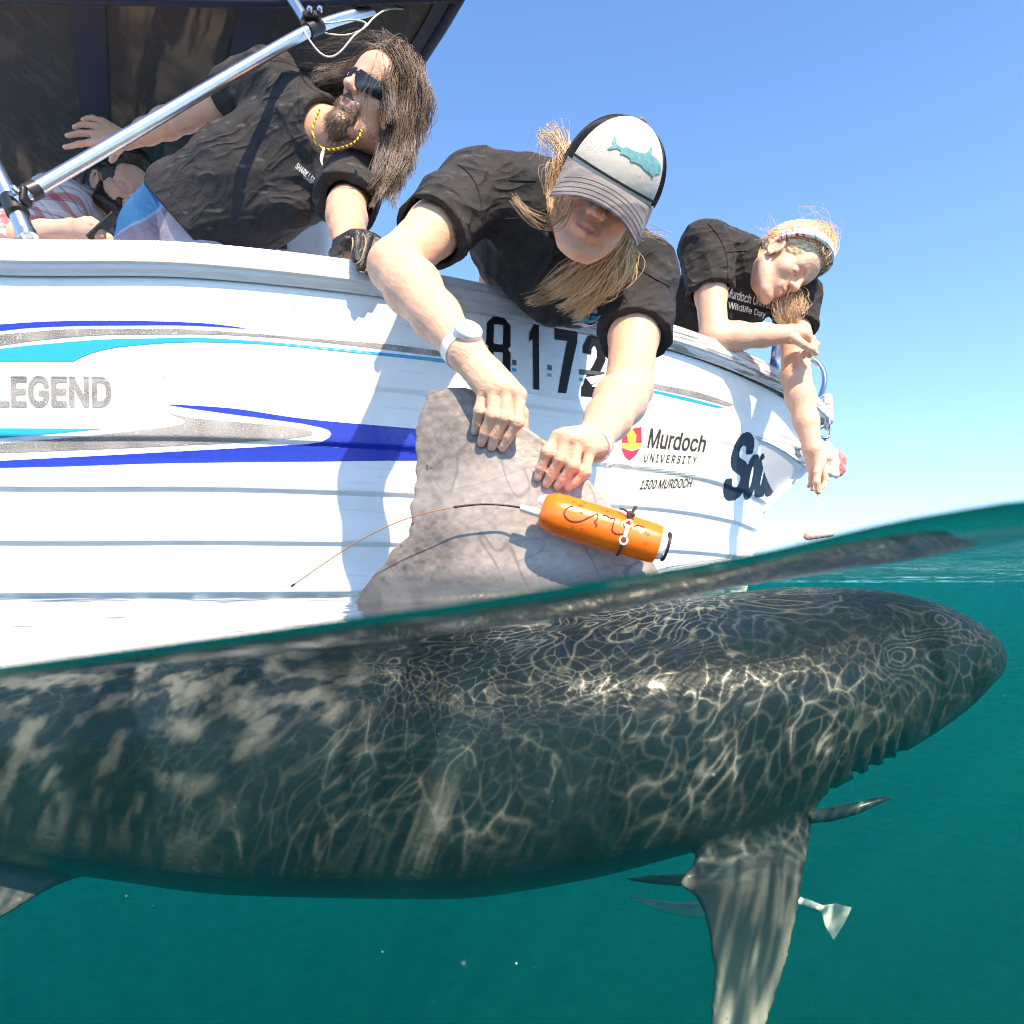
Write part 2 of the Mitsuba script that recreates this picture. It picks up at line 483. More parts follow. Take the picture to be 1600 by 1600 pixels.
mat('hull_paint', proc(white_paint), .32, specular=.5, clearcoat=.3, clearcoat_gloss=.85)
mat('rail_metal', proc(rail_paint), .55, specular=.3)
mat('liner_paint', (.66, .67, .68), .5)
HULL = []
for i, (b0, b1) in enumerate(zip(BREAKS[:-1], BREAKS[1:])):
    l0, l1 = LIP[i], LIP[i + 1]
    e = .012
    vs = [b0 + e if l0 else b0, b0 + e + .02] + list(np.linspace(b0 + .06, b1 - .015, 5)) + [b1 - .004, b1, b1 + (e if l1 else .001)]
    os = [0, 0.0] + list(l1 * (np.linspace(.15, .97, 5) ** 1.5)) + [l1, l1 * .93, 0]
    V = np.stack([hull_pt(TS, v, o) for v, o in zip(vs, os)], 0)
    m = orient(quads(V), [0, -1, 0]); HULL.append(m)
    ms = trimesh.Trimesh(mirror(m.vertices), m.faces[:, ::-1], process=False)
    add('boat__strake', cat(m, ms), 'hull_paint', 40)
kv = [hull_pt(TS, 1.121, 0)] + [hull_pt(TS, 1.121, 0) * (1 - a) + Kc(TS) * a for a in (.25, .5, .75, 1)]
m = quads(np.stack(kv, 0)); add('boat__bottom', cat(m, trimesh.Trimesh(mirror(m.vertices), m.faces[:, ::-1], process=False)), 'hull_paint', 40)
# gunwale: cap, rolled rail and inner lip in one extrusion
PROF = [(-.070, -.22), (-.070, -.012), (-.062, -.001), (-.03, .004), (.006, .004), (.014, .0), (.018, -.010), (.018, -.020), (.014, -.0225), (.022, -.026), (.024, -.034), (.020, -.046), (.013, -.049), (.010, -.056), (.002, -.060), (-.002, -.066)]
up = np.array([0, 0, 1.])
V = np.stack([Gc(TS) + side_out(TS) * o + up * z for o, z in PROF], 0)
m = orient(quads(V), [0, -1, 1]); RAIL = m
add('boat__gunwale', cat(m, trimesh.Trimesh(mirror(m.vertices), m.faces[:, ::-1], process=False)), 'rail_metal', 35)
# inside: liner and deck
V = np.stack([Gc(TS) - side_out(TS) * .070 + up * -.21, Wc(TS) * .94 - side_out(TS) * .05 + np.array([0, 0.10, .16])], 0)
m = quads(V); add('boat__liner', cat(m, trimesh.Trimesh(mirror(m.vertices), m.faces[:, ::-1], process=False)), 'liner_paint', 40)
dk = Wc(TS) * .94 - side_out(TS) * .05 + np.array([0, .10, 0]); dk[:, 2] = .10
add('boat__deck', quads(np.stack([dk, mirror(dk)], 0)), 'liner_paint')
lab('boat', 'white aluminium motor boat with blue and cyan swoosh decals and dark canopy, alongside the shark', 'boat')
HM = cat(*HULL)
RAY = trimesh.ray.ray_pyembree.RayMeshIntersector(HM) if hasattr(trimesh.ray, 'ray_pyembree') and trimesh.ray.has_embree else trimesh.ray.ray_triangle.RayMeshIntersector(HM)


def on_mesh(px, m, inter, off, nudge=True):
    """drops points of a design drawing (photo pixels) on to the surface of a mesh, lifted by off"""
    u, v = (px[:, 0] - 800) / F, (800 - px[:, 1]) / F
    d = norm(np.stack([u, math.cos(PITCH) - v * math.sin(PITCH), math.sin(PITCH) + v * math.cos(PITCH)], 1))
    loc, ir, it = inter.intersects_location(np.zeros_like(d), d, multiple_hits=False)
    out = np.full((len(px), 3), np.nan); nn = np.zeros((len(px), 3))
    out[ir] = loc; nn[ir] = m.face_normals[it]
    for dy in (.5, -.5, 1.2, -1.2):                      # a sight line that slips between two plates takes its neighbour's point
        miss = np.flatnonzero(np.isnan(out[:, 0]))
        if len(miss) == 0 or nudge is False:
            break
        e = norm(d[miss] + np.array([0, 0, dy / F]))
        l2, i2, t2 = inter.intersects_location(np.zeros_like(e), e, multiple_hits=False)
        out[miss[i2]] = l2; nn[miss[i2]] = m.face_normals[t2]
    bad = np.isnan(out[:, 0])
    return out + nn * np.where((nn * d).sum(1) > 0, -1, 1)[:, None] * off, bad


def flat2(poly, edge):
    """(points, triangles) of a shapely polygon with edges no longer than edge"""
    V, Fc, n = [], [], 0
    for g in getattr(poly, 'geoms', [poly]):
        if g.is_empty or g.area < 1e-6:
            continue
        v, f = trimesh.creation.triangulate_polygon(g, engine='earcut')
        v3, f3 = trimesh.remesh.subdivide_to_size(np.c_[v, np.zeros(len(v))], f, edge, max_iter=14)
        V.append(v3[:, :2]); Fc.append(f3 + n); n += len(v3)
    return np.vstack(V), np.vstack(Fc)


def sticker(key, px, f, bsdf, off, m=None, inter=None):
    P, bad = on_mesh(px, HM if m is None else m, RAY if inter is None else inter, off)
    f = f[~bad[f].any(1)]
    k = add(key, trimesh.Trimesh(np.nan_to_num(P), f, process=False), bsdf)
    return k


def poly(key, pts, bsdf, off=.0012, edge=14, curve=True):
    p = np.array(pts, float)
    sticker(key, *flat2(Polygon(p).buffer(0), edge), bsdf, off)


def glyphs(text, bold=True):
    """2D triangles of a lettering, scaled to the unit box"""
    tm = meshkit.text_mesh(text, 1.0, .1, bold)
    f = tm.faces[tm.face_normals[:, 2] > .5]
    v = np.array(tm.vertices[:, :2]); use = np.unique(f); re = np.zeros(len(v), int); re[use] = np.arange(len(use))
    v, f = v[use], re[f]
    lo, hi = v.min(0), v.max(0)
    return (v - lo) / (hi - lo), f


def letters(text, quad, edge=6, bold=True, heavy=0):
    """lettering in a quad of design pixels: corners bottom left, bottom right, top right, top left"""
    v, f = glyphs(text, bold)
    if heavy:
        q = np.array(quad, float); sx, sy = np.linalg.norm(q[1] - q[0]), np.linalg.norm(q[3] - q[0])
        g = unary_union([Polygon(t) for t in (v * [sx, sy])[f]]).buffer(heavy * .5, join_style=2)
        v, f = flat2(g, 1e9); lo, hi = v.min(0), v.max(0); v = (v - lo) / (hi - lo)
    v3, f = trimesh.remesh.subdivide_to_size(np.c_[v, 0 * v[:, 0]], f, edge / max(np.linalg.norm(np.subtract(quad[1], quad[0])), np.linalg.norm(np.subtract(quad[3], quad[0]))), max_iter=14)
    a, b = v3[:, :1], v3[:, 1:2]
    q = np.array(quad, float)
    return q[0] * (1 - a) * (1 - b) + q[1] * a * (1 - b) + q[2] * a * b + q[3] * (1 - a) * b, f


def crackle(p, n, uv):
    a, b, _ = voronoi((p.x + p.y * .5) * 190, p.z * 190)
    e = smoothstep(.02, .10, b - a)
    return mix((.62, .60, .58), (.13, .125, .12), e * (.6 + .4 * mikit.noise(p.x * 30, p.z * 30)))


mat('crackle_vinyl', proc(crackle), .5)
mat('blue_vinyl', (.014, .035, .42), .28, specular=.5)
mat('cyan_vinyl', (.02, .36, .66), .3, specular=.5)
mat('black_vinyl', (.010, .010, .013), .5, specular=.2)
mat('grey_vinyl', (.075, .075, .085), .4)
mat('navy_vinyl', (.010, .030, .060), .55, specular=.15)
mat('plate_vinyl', (.74, .75, .78), .35)
mat('cream_vinyl', (.74, .735, .655), .4)
mat('red_vinyl', (.55, .035, .07), .4)
mat('yellow_vinyl', (.80, .52, .04), .4)
mat('ink', (.035, .028, .024), .5)


def sm(pts, n=60):
    """a smooth closed outline through drawing points"""
    return pts


def band(top, bot, n=40):
    t, b = np.array(top, float), np.array(bot, float)
    x0 = np.linspace(t[0, 0], t[-1, 0], n); x1 = np.linspace(b[0, 0], b[-1, 0], n)
    return np.vstack([np.c_[x0, PchipInterpolator(t[:, 0], t[:, 1])(x0)], np.c_[x1, PchipInterpolator(b[:, 0], b[:, 1])(x1)][::-1]])


poly('boat__upper_blue_stripe', band([(-120, 519), (0, 507), (90, 502), (168, 501), (300, 504), (385, 513)], [(-120, 530), (0, 517), (50, 512), (130, 509), (262, 508), (384, 513.6)]), 'blue_vinyl')
poly('boat__upper_crackle_stripe', band([(-120, 537), (0, 523), (44, 519), (131, 513.5), (262, 514), (394, 521), (503, 530), (612, 538.5), (690, 549)], [(-120, 560), (0, 540), (66, 531), (175, 523), (306, 522), (394, 525.5), (525, 537), (669, 555), (690, 557.5)]), 'crackle_vinyl')
poly('boat__upper_cyan_stripe', np.vstack([band([(-120, 562), (0, 545), (88, 536), (175, 530), (306, 528), (394, 532.5), (525, 544), (696, 561)], [(114, 565.5), (128, 558), (144, 551.5), (197, 541), (306, 534.5), (394, 537), (525, 548.5), (696, 567)]), [(114, 565.5), (0, 565), (-120, 572)]]), 'cyan_vinyl')
poly('boat__lower_blue_stripe', np.vstack([band([(257, 632), (350, 637), (472, 654), (650, 670), (720, 676)], [(-120, 738), (0, 731), (88, 729), (262, 723.5), (481, 721), (720, 719)]), [(-120, 729), (0, 720), (175, 711), (394, 699), (481, 693.5), (503, 690), (514, 684), (518, 678), (514, 672), (503, 668), (472, 661.5), (350, 645.5), (290, 637)]]), 'blue_vinyl')
poly('boat__lower_crackle_stripe', [(-120, 702), (0, 693), (131, 681.5), (219, 672), (270, 666), (284, 662.5), (290, 658.5), (285, 654), (258, 644.5), (306, 654), (437, 665), (478, 670.5), (489, 675), (488, 680), (464, 684), (350, 693), (175, 701), (0, 708), (-120, 717)], 'crackle_vinyl')
poly('boat__lower_cyan_stripe', [(-120, 672), (0, 669), (164, 670), (88, 677), (0, 684), (-120, 692)], 'cyan_vinyl')
poly('boat__bow_crackle_stripe', band([(1000, 593), (1022, 599), (1090, 613), (1147, 632)], [(1000, 601), (1022, 607), (1080, 620), (1138, 635)]), 'crackle_vinyl')
poly('boat__bow_cyan_stripe', band([(1000, 605.5), (1022, 610), (1080, 623), (1131, 636.5)], [(1000, 609.5), (1022, 614), (1080, 628), (1122, 637.5)]), 'cyan_vinyl')
px, f = letters('LEGEND', [(-9, 637), (175, 637), (174, 588), (-9, 587)], 4, heavy=2.2); sticker('boat__maker_name', px, f, 'crackle_vinyl', .0015)
poly('boat__number_plate', [(752, 486), (868, 497), (956, 518), (952, 632), (870, 622), (748, 600)], 'plate_vinyl', .001)
def block(ch):
    """heavy condensed numerals on a 10 x 24 grid"""
    w, L = 1.75, LineString
    if ch == '8':
        a = Polygon([(0, 13.2), (0, 21), (3, 24), (7, 24), (10, 21), (10, 13.2), (8.8, 12), (10, 10.8), (10, 3), (7, 0), (3, 0), (0, 3), (0, 10.8), (1.2, 12)])
        return a.buffer(-.6).buffer(.6).difference(Polygon([(3.6, 14), (3.6, 20.4), (6.4, 20.4), (6.4, 14)]).buffer(.5)).difference(Polygon([(3.6, 3.6), (3.6, 10), (6.4, 10), (6.4, 3.6)]).buffer(.5))
    if ch == '1':
        return Polygon([(3.4, 0), (7.6, 0), (7.6, 24), (4.4, 24), (1.2, 20.6), (1.2, 17.6), (3.4, 18.6)])
    if ch == '7':
        return Polygon([(1.6, 0), (5.8, 0), (10, 19.5), (10, 24), (0, 24), (0, 19.6), (5.6, 19.6)])
    a = unary_union([L([(1.9, 16.5), (1.9, 19), (3.4, 22), (6.6, 22), (8.1, 19), (8.1, 15.5), (6.6, 12), (3, 6), (1.9, 2.5)]).buffer(1.9, cap_style=2), Polygon([(0, 0), (10, 0), (10, 4), (0, 4)])])
    return a


for ch, q in (('8', [(757, 592), (797, 596), (797, 497), (760, 492)]), ('1', [(825, 607), (847, 610), (847, 507), (823, 507)]), ('7', [(866, 613), (897, 616), (902, 517), (866, 512)]), ('2', [(907, 619), (944, 622), (946, 529), (911, 521)])):
    v, f = flat2(block(ch), 1.2)
    a, b = v[:, :1] / 10, v[:, 1:2] / 24; q = np.array(q, float)
    sticker('boat__number_plate__digit', q[0] * (1 - a) * (1 - b) + q[1] * a * (1 - b) + q[2] * a * b + q[3] * (1 - a) * b, f, 'black_vinyl', .0026)
for x, y in ((803, 566), (858, 574), (908, 581), (952, 590)):
    poly('boat__stripe_offcut', [(x - 3.5, y - 4), (x + 3.5, y - 3), (x + 3.5, y + 5), (x - 3.5, y + 4)], 'grey_vinyl', .0022)
    poly('boat__stripe_offcut', [(x - 3.5, y + 9), (x + 3.5, y + 10), (x + 3, y + 15), (x - 3.5, y + 14)], 'cyan_vinyl', .0022)
poly('boat__number_plate__torn_flap', [(905, 577), (944, 582), (943, 587), (906, 584)], 'grey_vinyl', .0034)
poly('boat__number_plate__peeled_corner', [(913, 590), (944, 585), (931, 597), (922, 601)], 'cream_vinyl', .0044)
poly('boat__sponsor_sticker', [(948, 668), (1020, 648), (1105, 666), (1130, 690), (1105, 745), (1085, 772), (945, 748)], 'cream_vinyl', .001)
px, f = letters('Murdoch', [(1010, 700.5), (1099, 707), (1105, 681), (1016, 669)], bold=True); sticker('boat__sponsor_sticker__name', px, f, 'ink', .0024)
px, f = letters('U N I V E R S I T Y', [(1004, 722), (1086, 726), (1089, 713), (1007, 708.5)], 3, bold=True); sticker('boat__sponsor_sticker__second_line', px, f, 'ink', .0024)
px, f = letters('1300 MURDOCH', [(998, 765), (1078, 762), (1082, 747), (1003, 750)], 3, bold=True); sticker('boat__sponsor_sticker__phone_number', px, f, 'ink', .0024)
poly('boat__sponsor_sticker__crest_field', [(972, 673), (1001, 667), (1002, 692), (971, 692)], 'red_vinyl', .0024, 6)
poly('boat__sponsor_sticker__crest_flame', [(980, 692), (978, 680), (986, 669), (993, 680), (992, 692)], 'yellow_vinyl', .0034, 6)
poly('boat__sponsor_sticker__crest_band', [(969, 693.5), (1002, 693.5), (999, 699), (986, 703), (971, 699)], 'yellow_vinyl', .0024, 6)
poly('boat__sponsor_sticker__crest_point', [(970, 700), (986, 705), (999, 701), (993, 711), (983, 720), (975, 713)], 'red_vinyl', .0024, 6)
px, f = letters('S', [(1124, 784), (1162, 780), (1184, 674), (1150, 676)], heavy=5); sticker('boat__boat_name', px, f, 'navy_vinyl', .0016)
px, f = letters('ousa', [(1157, 782), (1224, 772), (1240, 700), (1170, 712)], heavy=4); sticker('boat__boat_name', px, f, 'navy_vinyl', .0016)
lab('boat__maker_name', 'grey crackled capitals LEGEND'); lab('boat__boat_name', 'large navy boat name lettering at the bow')
lab('boat__number_plate', 'white number sticker with peeling edges'); lab('boat__sponsor_sticker', 'cream university sticker')
# spray drops on the topside
scene['water_bead'] = {'type': 'dielectric', 'int_ior': 1.33}
rs = np.random.RandomState(4)
P, bad = on_mesh(np.c_[rs.uniform(0, 660, 90), 432 + 250 * rs.rand(90) ** 1.5], HM, RAY, .0004)
dr_ = []
for q in P[~bad]:
    b = trimesh.creation.icosphere(1, .0007 + .0015 * rs.rand() ** 3); b.vertices *= [1, .6, 1 + rs.rand()]; b.apply_translation(q); dr_.append(b)
labels[add('boat__spray_drops', cat(*dr_), 'water_bead', True)] = {'kind': 'stuff'}
# canopy over the cockpit
def tarp(p, n, uv):
    a = mikit.fbm(p.x * 5 + p.y * 2.4, p.y * 1.6 - p.x * .8, 0., 4)
    b = smoothstep(.50, .72, mikit.fbm(p.x * 3 + 9, p.y * 2.2, 1., 4)) * smoothstep(.35, .6, mikit.fbm(p.x * 26 + p.y * 17, p.y * 5, 4.))
    c = smoothstep(.62, .7, mikit.fbm(p.x * 60, p.y * 22, 7.))
    return mix(mix((.020, .018, .017), (.050, .045, .042), a), (.20, .15, .10), dr.clip(b * .75 + c * .12, 0, 1))


mat('canopy_cloth', proc(tarp), .55, specular=.3)
mat('navy_tape', (.012, .014, .038), .6)
CZ = 1.62


def can(s, t):
    """canopy point: s along the boat (0 at the front edge, negative aft), t across (0 near, 1 far)"""
    Y = 1.81 + 1.68 * t
    X = -.195 - .58 * (Y - 1.81) + s
    z = CZ + .05 * np.sin(np.pi * np.clip(t, 0, 1)) + .006 * np.sin(s * 9) * np.sin(3.1 * t) + .015 * np.sin(s * 2.6)
    return np.stack([X + 0 * t, Y + 0 * s, z], -1)


S, TT = np.meshgrid(np.linspace(-3.2, 0, 90), np.linspace(-.06, 1, 50), indexing='ij')
c0 = can(S, TT); n2 = c0.copy(); n2[..., 2] += .004
q = orient(quads(c0), [0, 0, -1]); q2 = orient(quads(n2), [0, 0, 1])
add('boat__canopy', cat(q, q2), 'canopy_cloth', True)
for s0, w in ((-1.05, .052), (-.57, .052), (-.033, .040), (-1.66, .052), (-2.28, .052)):
    S, TT = np.meshgrid(np.linspace(s0 - w, s0 + w, 4), np.linspace(-.06, 1, 40), indexing='ij')
    c1 = can(S, TT); c1[..., 2] -= .006
    add('boat__canopy__seam', orient(quads(c1), [0, 0, -1]), 'navy_tape', True)
add('boat__canopy__hem', tube(can(np.full(40, -.01), np.linspace(-.07, 1, 40)) - [0, 0, .006], .016, 10), 'navy_tape', True)
add('boat__canopy__hem', tube(can(np.linspace(-3.2, 0, 60), np.full(60, -.06)) - [0, 0, .004], .014, 10), 'navy_tape', True)
lab('boat__canopy', 'dark stained canopy underside')
mat('tube_alloy', proc(lambda p, n, uv: mix((.62, .64, .66), (.80, .82, .84), mikit.fbm(p.x * 60, p.y * 60, p.z * 8))), .28, metallic=1.0)
mat('black_plastic', (.018, .018, .02), .4)
mat('steel', (.72, .72, .72), .18, metallic=1.0)
mat('cord_white', (.62, .58, .48), .7)
J0, J1 = at(22, 315, 1.262), at(628, 3, 1.80)
BAR = spline([J0, at(180, 223, 1.38), at(330, 135, 1.50), at(440, 71, 1.60), at(485, 47, 1.645), at(540, 27, 1.71), J1], 60)
add('boat__frame_pole', tube(BAR, .0150, 18), 'tube_alloy', 30)
foot = at(47, 383, 1.262)
add('boat__frame_pole', tube([at(-40, 200, 1.285), at(26, 330, 1.275), at(41, 365, 1.268)], .0165, 18), 'tube_alloy', 30)
add('boat__pole_foot', cat(tube([at(40, 363, 1.268), at(44, 372, 1.267)], .0185, 16), tube([at(44, 372, 1.267), foot], .010, 12)), 'steel', 30)
K = at(486, 46, 1.645)
add('boat__frame_pole', tube([at(412, -70, 1.72), at(478, 33, 1.655)], .0150, 18), 'tube_alloy', 30)
add('boat__frame_pole', tube(spline([at(132, 250, 2.35), at(131, 280, 2.35), at(124, 300, 2.33), at(108, 330, 2.3), at(100, 400, 2.28)], 24), .0075, 12), 'tube_alloy', 30)


def clamp(P, d, r, l):
    d = norm(d)
    return cat(tube([P - d * l / 2, P + d * l / 2], r, 18))


dd = norm(BAR[12] - J0); dk_ = norm(at(530, 31, 1.70) - at(440, 71, 1.60)); de = norm(J1 - BAR[-4])
add('boat__pole_clamp', cat(clamp(J0 + dd * .045, dd, .0185, .022), tube([J0, J0 + dd * .05], .011, 10), rbox(J0 + dd * .018, (.03, .03, .034), .006)), 'black_plastic', 30)
add('boat__pole_clamp', cat(clamp(K + dk_ * .012, dk_, .0190, .05), rbox(K + np.array([.004, -.01, .028]), (.045, .025, .02), .006)), 'black_plastic', 30)
add('boat__pole_clamp', clamp(at(23, 322, 1.272), at(41, 365, 1.268) - at(26, 330, 1.275), .0205, .04), 'black_plastic', 30)
add('boat__pole_cap', cat(clamp(J1 - de * .01, de, .0185, .05), rbox(J1 + de * .03, (.05, .03, .04), .01)), 'black_plastic', 30)
for P in (K + np.array([.005, -.026, .03]), K + np.array([.03, -.02, .036]), J0 + dd * .022 + np.array([0, -.02, 0]), J1 + de * .05 + [0, -.02, -.012]):
    add('boat__clamp_bolt', cat(tube([P, P + [0, -.008, 0]], .0075, 10), tube([P + [0, -.008, 0], P + [0, -.013, 0]], .004, 8)), 'steel', 30)
KY = K[1]
c = spline([at(x, y, KY + d) for x, y, d in ((474, 43, -.02), (482, 60, -.03), (493, 75, -.03), (505, 86, -.03), (515, 89, -.03), (528, 84, -.03), (540, 72, -.03), (552, 57, -.02), (563, 48, 0), (571, 40, .02), (570, 35, .03), (560, 32, .03), (540, 32, .02), (506, 36, .0))], 80)
add('boat__tie_cord', tube(c, .0024, 7), 'cord_white', True)
c = spline([at(x, y, KY + d) for x, y, d in ((508, 52, .02), (530, 55, .02), (550, 53, .02), (566, 46, .02), (578, 34, .04), (590, 23, .06), (605, 15, .08), (630, 14, .10))], 60)
add('boat__tie_cord', tube(c, .0024, 7), 'cord_white', True)
# white moulded console behind the steersman, with a small dark socket
cs = Sdf().put('u', lambda P: np.linalg.norm(np.maximum(np.abs((P - at(396, 425, 2.45)) @ np.eye(3)) - [.30, .15, .13], 0), axis=1) - .05, at(396, 425, 2.45), .6, .01)
add('boat__console', cs.mesh(.012), 'liner_paint', True)
_c = at(396, 425, 2.45)
add('boat__console__socket', rbox(at(441, 384, 2.238), (.032, .012, .022), .003), 'black_plastic', 30)
# pulpit rail, bow roller and post
B = lambda x, y, Y: at(x, y, Y)
add('boat__bow_rail', tube(spline([B(1262, 556, 2.62), B(1275, 565, 2.62), B(1287, 583, 2.6), B(1288, 600, 2.58), B(1284, 615, 2.55), B(1284, 640, 2.5)], 40), .0105, 12), 'steel', True)
mat('blue_post', proc(lambda p, n, uv: mix((.05, .10, .30), (.35, .36, .40), smoothstep(.5, .7, mikit.fbm(p.x * 60, p.y * 60, p.z * 60)))), .5)
add('boat__bow_post', tube([B(1207, 600, 2.32), B(1214, 540, 2.33), B(1216, 520, 2.33)], .017, 14), 'blue_post', 30)
add('boat__bow_cap', rbox(B(1283, 645, 2.50), (.035, .14, .12), .015), 'rail_metal', 30)
add('boat__bow_roller', rbox(B(1262, 700, 2.42), (.10, .05, .012), .005), 'rail_metal', 30)
_sh = B(1288, 675, 2.36)
add('boat__bow_shackle', cat(*[tube(np.array([[math.cos(a) * .022, 0, math.sin(a) * .022] for a in np.linspace(0, 2 * math.pi, 20)]) @ np.array([[math.cos(b), math.sin(b), 0], [-math.sin(b), math.cos(b), 0], [0, 0, 1]]) + _sh + o, .005, 8) for b, o in ((0, [0, 0, 0]), (1.4, [.012, 0, .03]), (.6, [-.008, 0, -.04]))]), 'steel', True)
# ------------------------------------------------------------------ the shark
SH = [  # x, y centre, top z, bottom z, half width
    (-2.60, 1.02, -.21, -.29, .030), (-2.2, 1.02, -.17, -.31, .075), (-1.6, 1.01, -.105, -.34, .15), (-1.1, 1.00, -.085, -.355, .185), (-.72, 1.00, -.066, -.374, .200), (-.53, 1.00, -.058, -.404, .206), (-.35, 1.00, -.049, -.425, .212),
    (-.09, 1.00, -.038, -.429, .218), (.09, 1.0, -.030, -.405, .220), (.20, 1.0, -.026, -.378, .218), (.33, 1.00, -.020, -.340, .210), (.43, 1.00, -.012, -.286, .190), (.53, 1.00, -.015, -.240, .163), (.60, 1.00, -.029, -.199, .136), (.645, 1.00, -.050, -.166, .106), (.68, 1.0, -.077, -.141, .066), (.695, 1.0, -.098, -.112, .016)]
SH = np.array(SH)
_sx = SH[:, 0]
_st = [PchipInterpolator(_sx, SH[:, k]) for k in range(1, 5)]
_tab = np.linspace(_sx[0], _sx[-1], 1500); _tv = np.array([f(_tab) for f in _st])


def shark_body(P):
    x = P[:, 0]
    yc, zt, zb, w = (np.interp(x, _tab, v) for v in _tv)
    zc = zb + (zt - zb) * .56
    h = np.where(P[:, 2] > zc, zt - zc, zc - zb) + 1e-4
    a, b = np.abs(P[:, 1] - yc) / (w + 1e-4), np.abs(P[:, 2] - zc) / h
    e = 2.1
    u = (a ** e + b ** e) ** (1 / e)
    d = (u - 1) * np.minimum(w, h) * .93
    return np.maximum(d, np.maximum(x - .695, -2.6 - x))


def seg_dist(p, poly):
    a = poly; b = np.roll(poly, -1, 0)
    best = np.full(len(p), 1e9); ins = np.zeros(len(p), bool)
    for i in range(len(a)):
        e = b[i] - a[i]; w = p - a[i]
        t = np.clip(w @ e / max(e @ e, 1e-12), 0, 1)
        best = np.minimum(best, np.einsum('ij,ij->i', w - t[:, None] * e, w - t[:, None] * e))
        c = (a[i, 1] <= p[:, 1]) != (b[i, 1] <= p[:, 1])
        with np.errstate(divide='ignore', invalid='ignore'):
            xi = a[i, 0] + (p[:, 1] - a[i, 1]) / (b[i, 1] - a[i, 1]) * e[0]
        ins ^= c & (p[:, 0] < xi)
    return np.sqrt(best) * np.where(ins, -1, 1)


def fin(s, pts3, normal, thick, edge, root, k=.03):
    """a fin: an outline of points near a plane, thick at the root and thin towards its rim"""
    pts3 = np.asarray(pts3, float); o = pts3.mean(0); n = norm(normal); r = norm(root - n * (root @ n)); u = np.cross(r, n)
    p2 = np.c_[(pts3 - o) @ u, (pts3 - o) @ r]
    lo, hi = p2[:, 1].min(), p2[:, 1].max()

    def fn(P):
        q = P - o
        a = np.c_[q @ u, q @ r]
        d = seg_dist(a, p2)
        t = np.clip((a[:, 1] - lo) / (hi - lo), 0, 1)              # 1 at the root
        th = edge + (thick * (.25 + .75 * t) - edge) * smooth01(-d / (.05 + .05 * t))
        w = np.abs(q @ n) - th
        return np.where((d > 0) & (w > 0), np.hypot(d, np.maximum(w, 0)), np.maximum(d, w)) - .0012
    s.put('u', fn, o, np.linalg.norm(pts3 - o, axis=1).max() + .02, k)


FIN_PX = [(566, 925), (590, 893), (604, 880), (612, 862), (626, 850), (641, 838), (640, 826), (646, 815), (643, 800), (641, 789), (650, 778), (648, 762), (653, 748), (650, 735), (653, 718), (650, 700), (652, 684), (650, 672), (655, 662), (656, 650), (660, 644), (662, 634), (668, 628), (667, 616), (676, 611), (700, 608), (722, 607), (738, 610), (752, 622), (790, 648), (830, 674), (868, 700), (905, 735), (940, 775), (985, 830), (1020, 880), (1040, 925), (1045, 985), (560, 985)]
DORSAL = np.array([at(x, y, 1.0) for x, y in FIN_PX])
SHARK = Sdf().put('u', shark_body, [-.93, 1, -.25], 1.75, .03)
fin(SHARK, DORSAL, [0, 1, 0], .024, .0042, np.array([0, 0, -1.]), .035)
pec = [(1058, 1378), (1085, 1395), (1100, 1425), (1110, 1470), (1116, 1520), (1112, 1570), (1106, 1640), (1120, 1720), (1150, 1690), (1175, 1640), (1205, 1570), (1228, 1500), (1245, 1430), (1256, 1370), (1270, 1300), (1274, 1265), (1262, 1225), (1190, 1240), (1110, 1320)]
PEC = np.array([at(x, y, .865 - (y - 1290) * .00012) for x, y in pec])
fin(SHARK, PEC, np.array([.10, -1, .18]), .020, .004, np.array([.05, .1, 1.]), .02)
far = [(975, 1380), (1000, 1405), (1035, 1418), (1075, 1425), (1120, 1424), (1160, 1405), (1200, 1380), (1230, 1340), (1250, 1290), (1150, 1300), (1050, 1340)]
fin(SHARK, [at(x, y, 1.14 + (y - 1300) * .0019) for x, y in far], np.array([.05, -.75, .66]), .018, .004, np.array([.05, -.66, .75]), .02)
pel = [(130, 1352), (60, 1392), (0, 1432), (-60, 1470), (-90, 1440), (-80, 1370), (0, 1320), (90, 1325)]
fin(SHARK, [at(x, y, .93 - (y - 1330) * .0004) for x, y in pel], np.array([.2, -.8, .55]), .014, .004, np.array([.3, .2, 1.]), .02)
tail = np.array([[-2.55, 1.02, -.25], [-2.75, 1.02, -.05], [-3.1, 1.02, .22], [-3.15, 1.02, .20], [-2.85, 1.02, -.18], [-2.8, 1.02, -.28], [-2.85, 1.02, -.52], [-2.6, 1.02, -.34], [-2.4, 1.02, -.28], [-2.4, 1.02, -.22]])
fin(SHARK, tail, [0, 1, 0], .02, .004, np.array([1., 0, 0]), .02)
# gill slits low behind the head, and the corner of the mouth
def on_shark(px, py):
    d = at(px, py, 1.); d = d / np.linalg.norm(d); t = .55
    for _ in range(90):
        e = shark_body((d * t)[None])[0]
        if e < .0008 or t > 1.4:
            break
        t += e * .6
    return d * t


for x0, y0, x1, y1 in [(1288, 1252, 1318, 1172), (1316, 1244, 1344, 1164), (1344, 1234, 1368, 1156), (1370, 1222, 1390, 1148), (1392, 1208, 1410, 1142)]:
    g = [on_shark(x0 + (x1 - x0) * t + 7 * math.sin(math.pi * t), y0 + (y1 - y0) * t) for t in np.linspace(0, 1, 5)]
    SHARK.chain(g, [.003, .004, .005, .004, .0015], .004, 's')
g = [on_shark(x, y) for x, y in ((1452, 1150), (1462, 1128), (1480, 1108), (1500, 1090))]
SHARK.chain(g, [.002, .004, .004, .002], .004, 's')
sm_ = SHARK.mesh(.0045, lo=[-2.0, .70, -.92], hi=[.80, 1.32, .36])


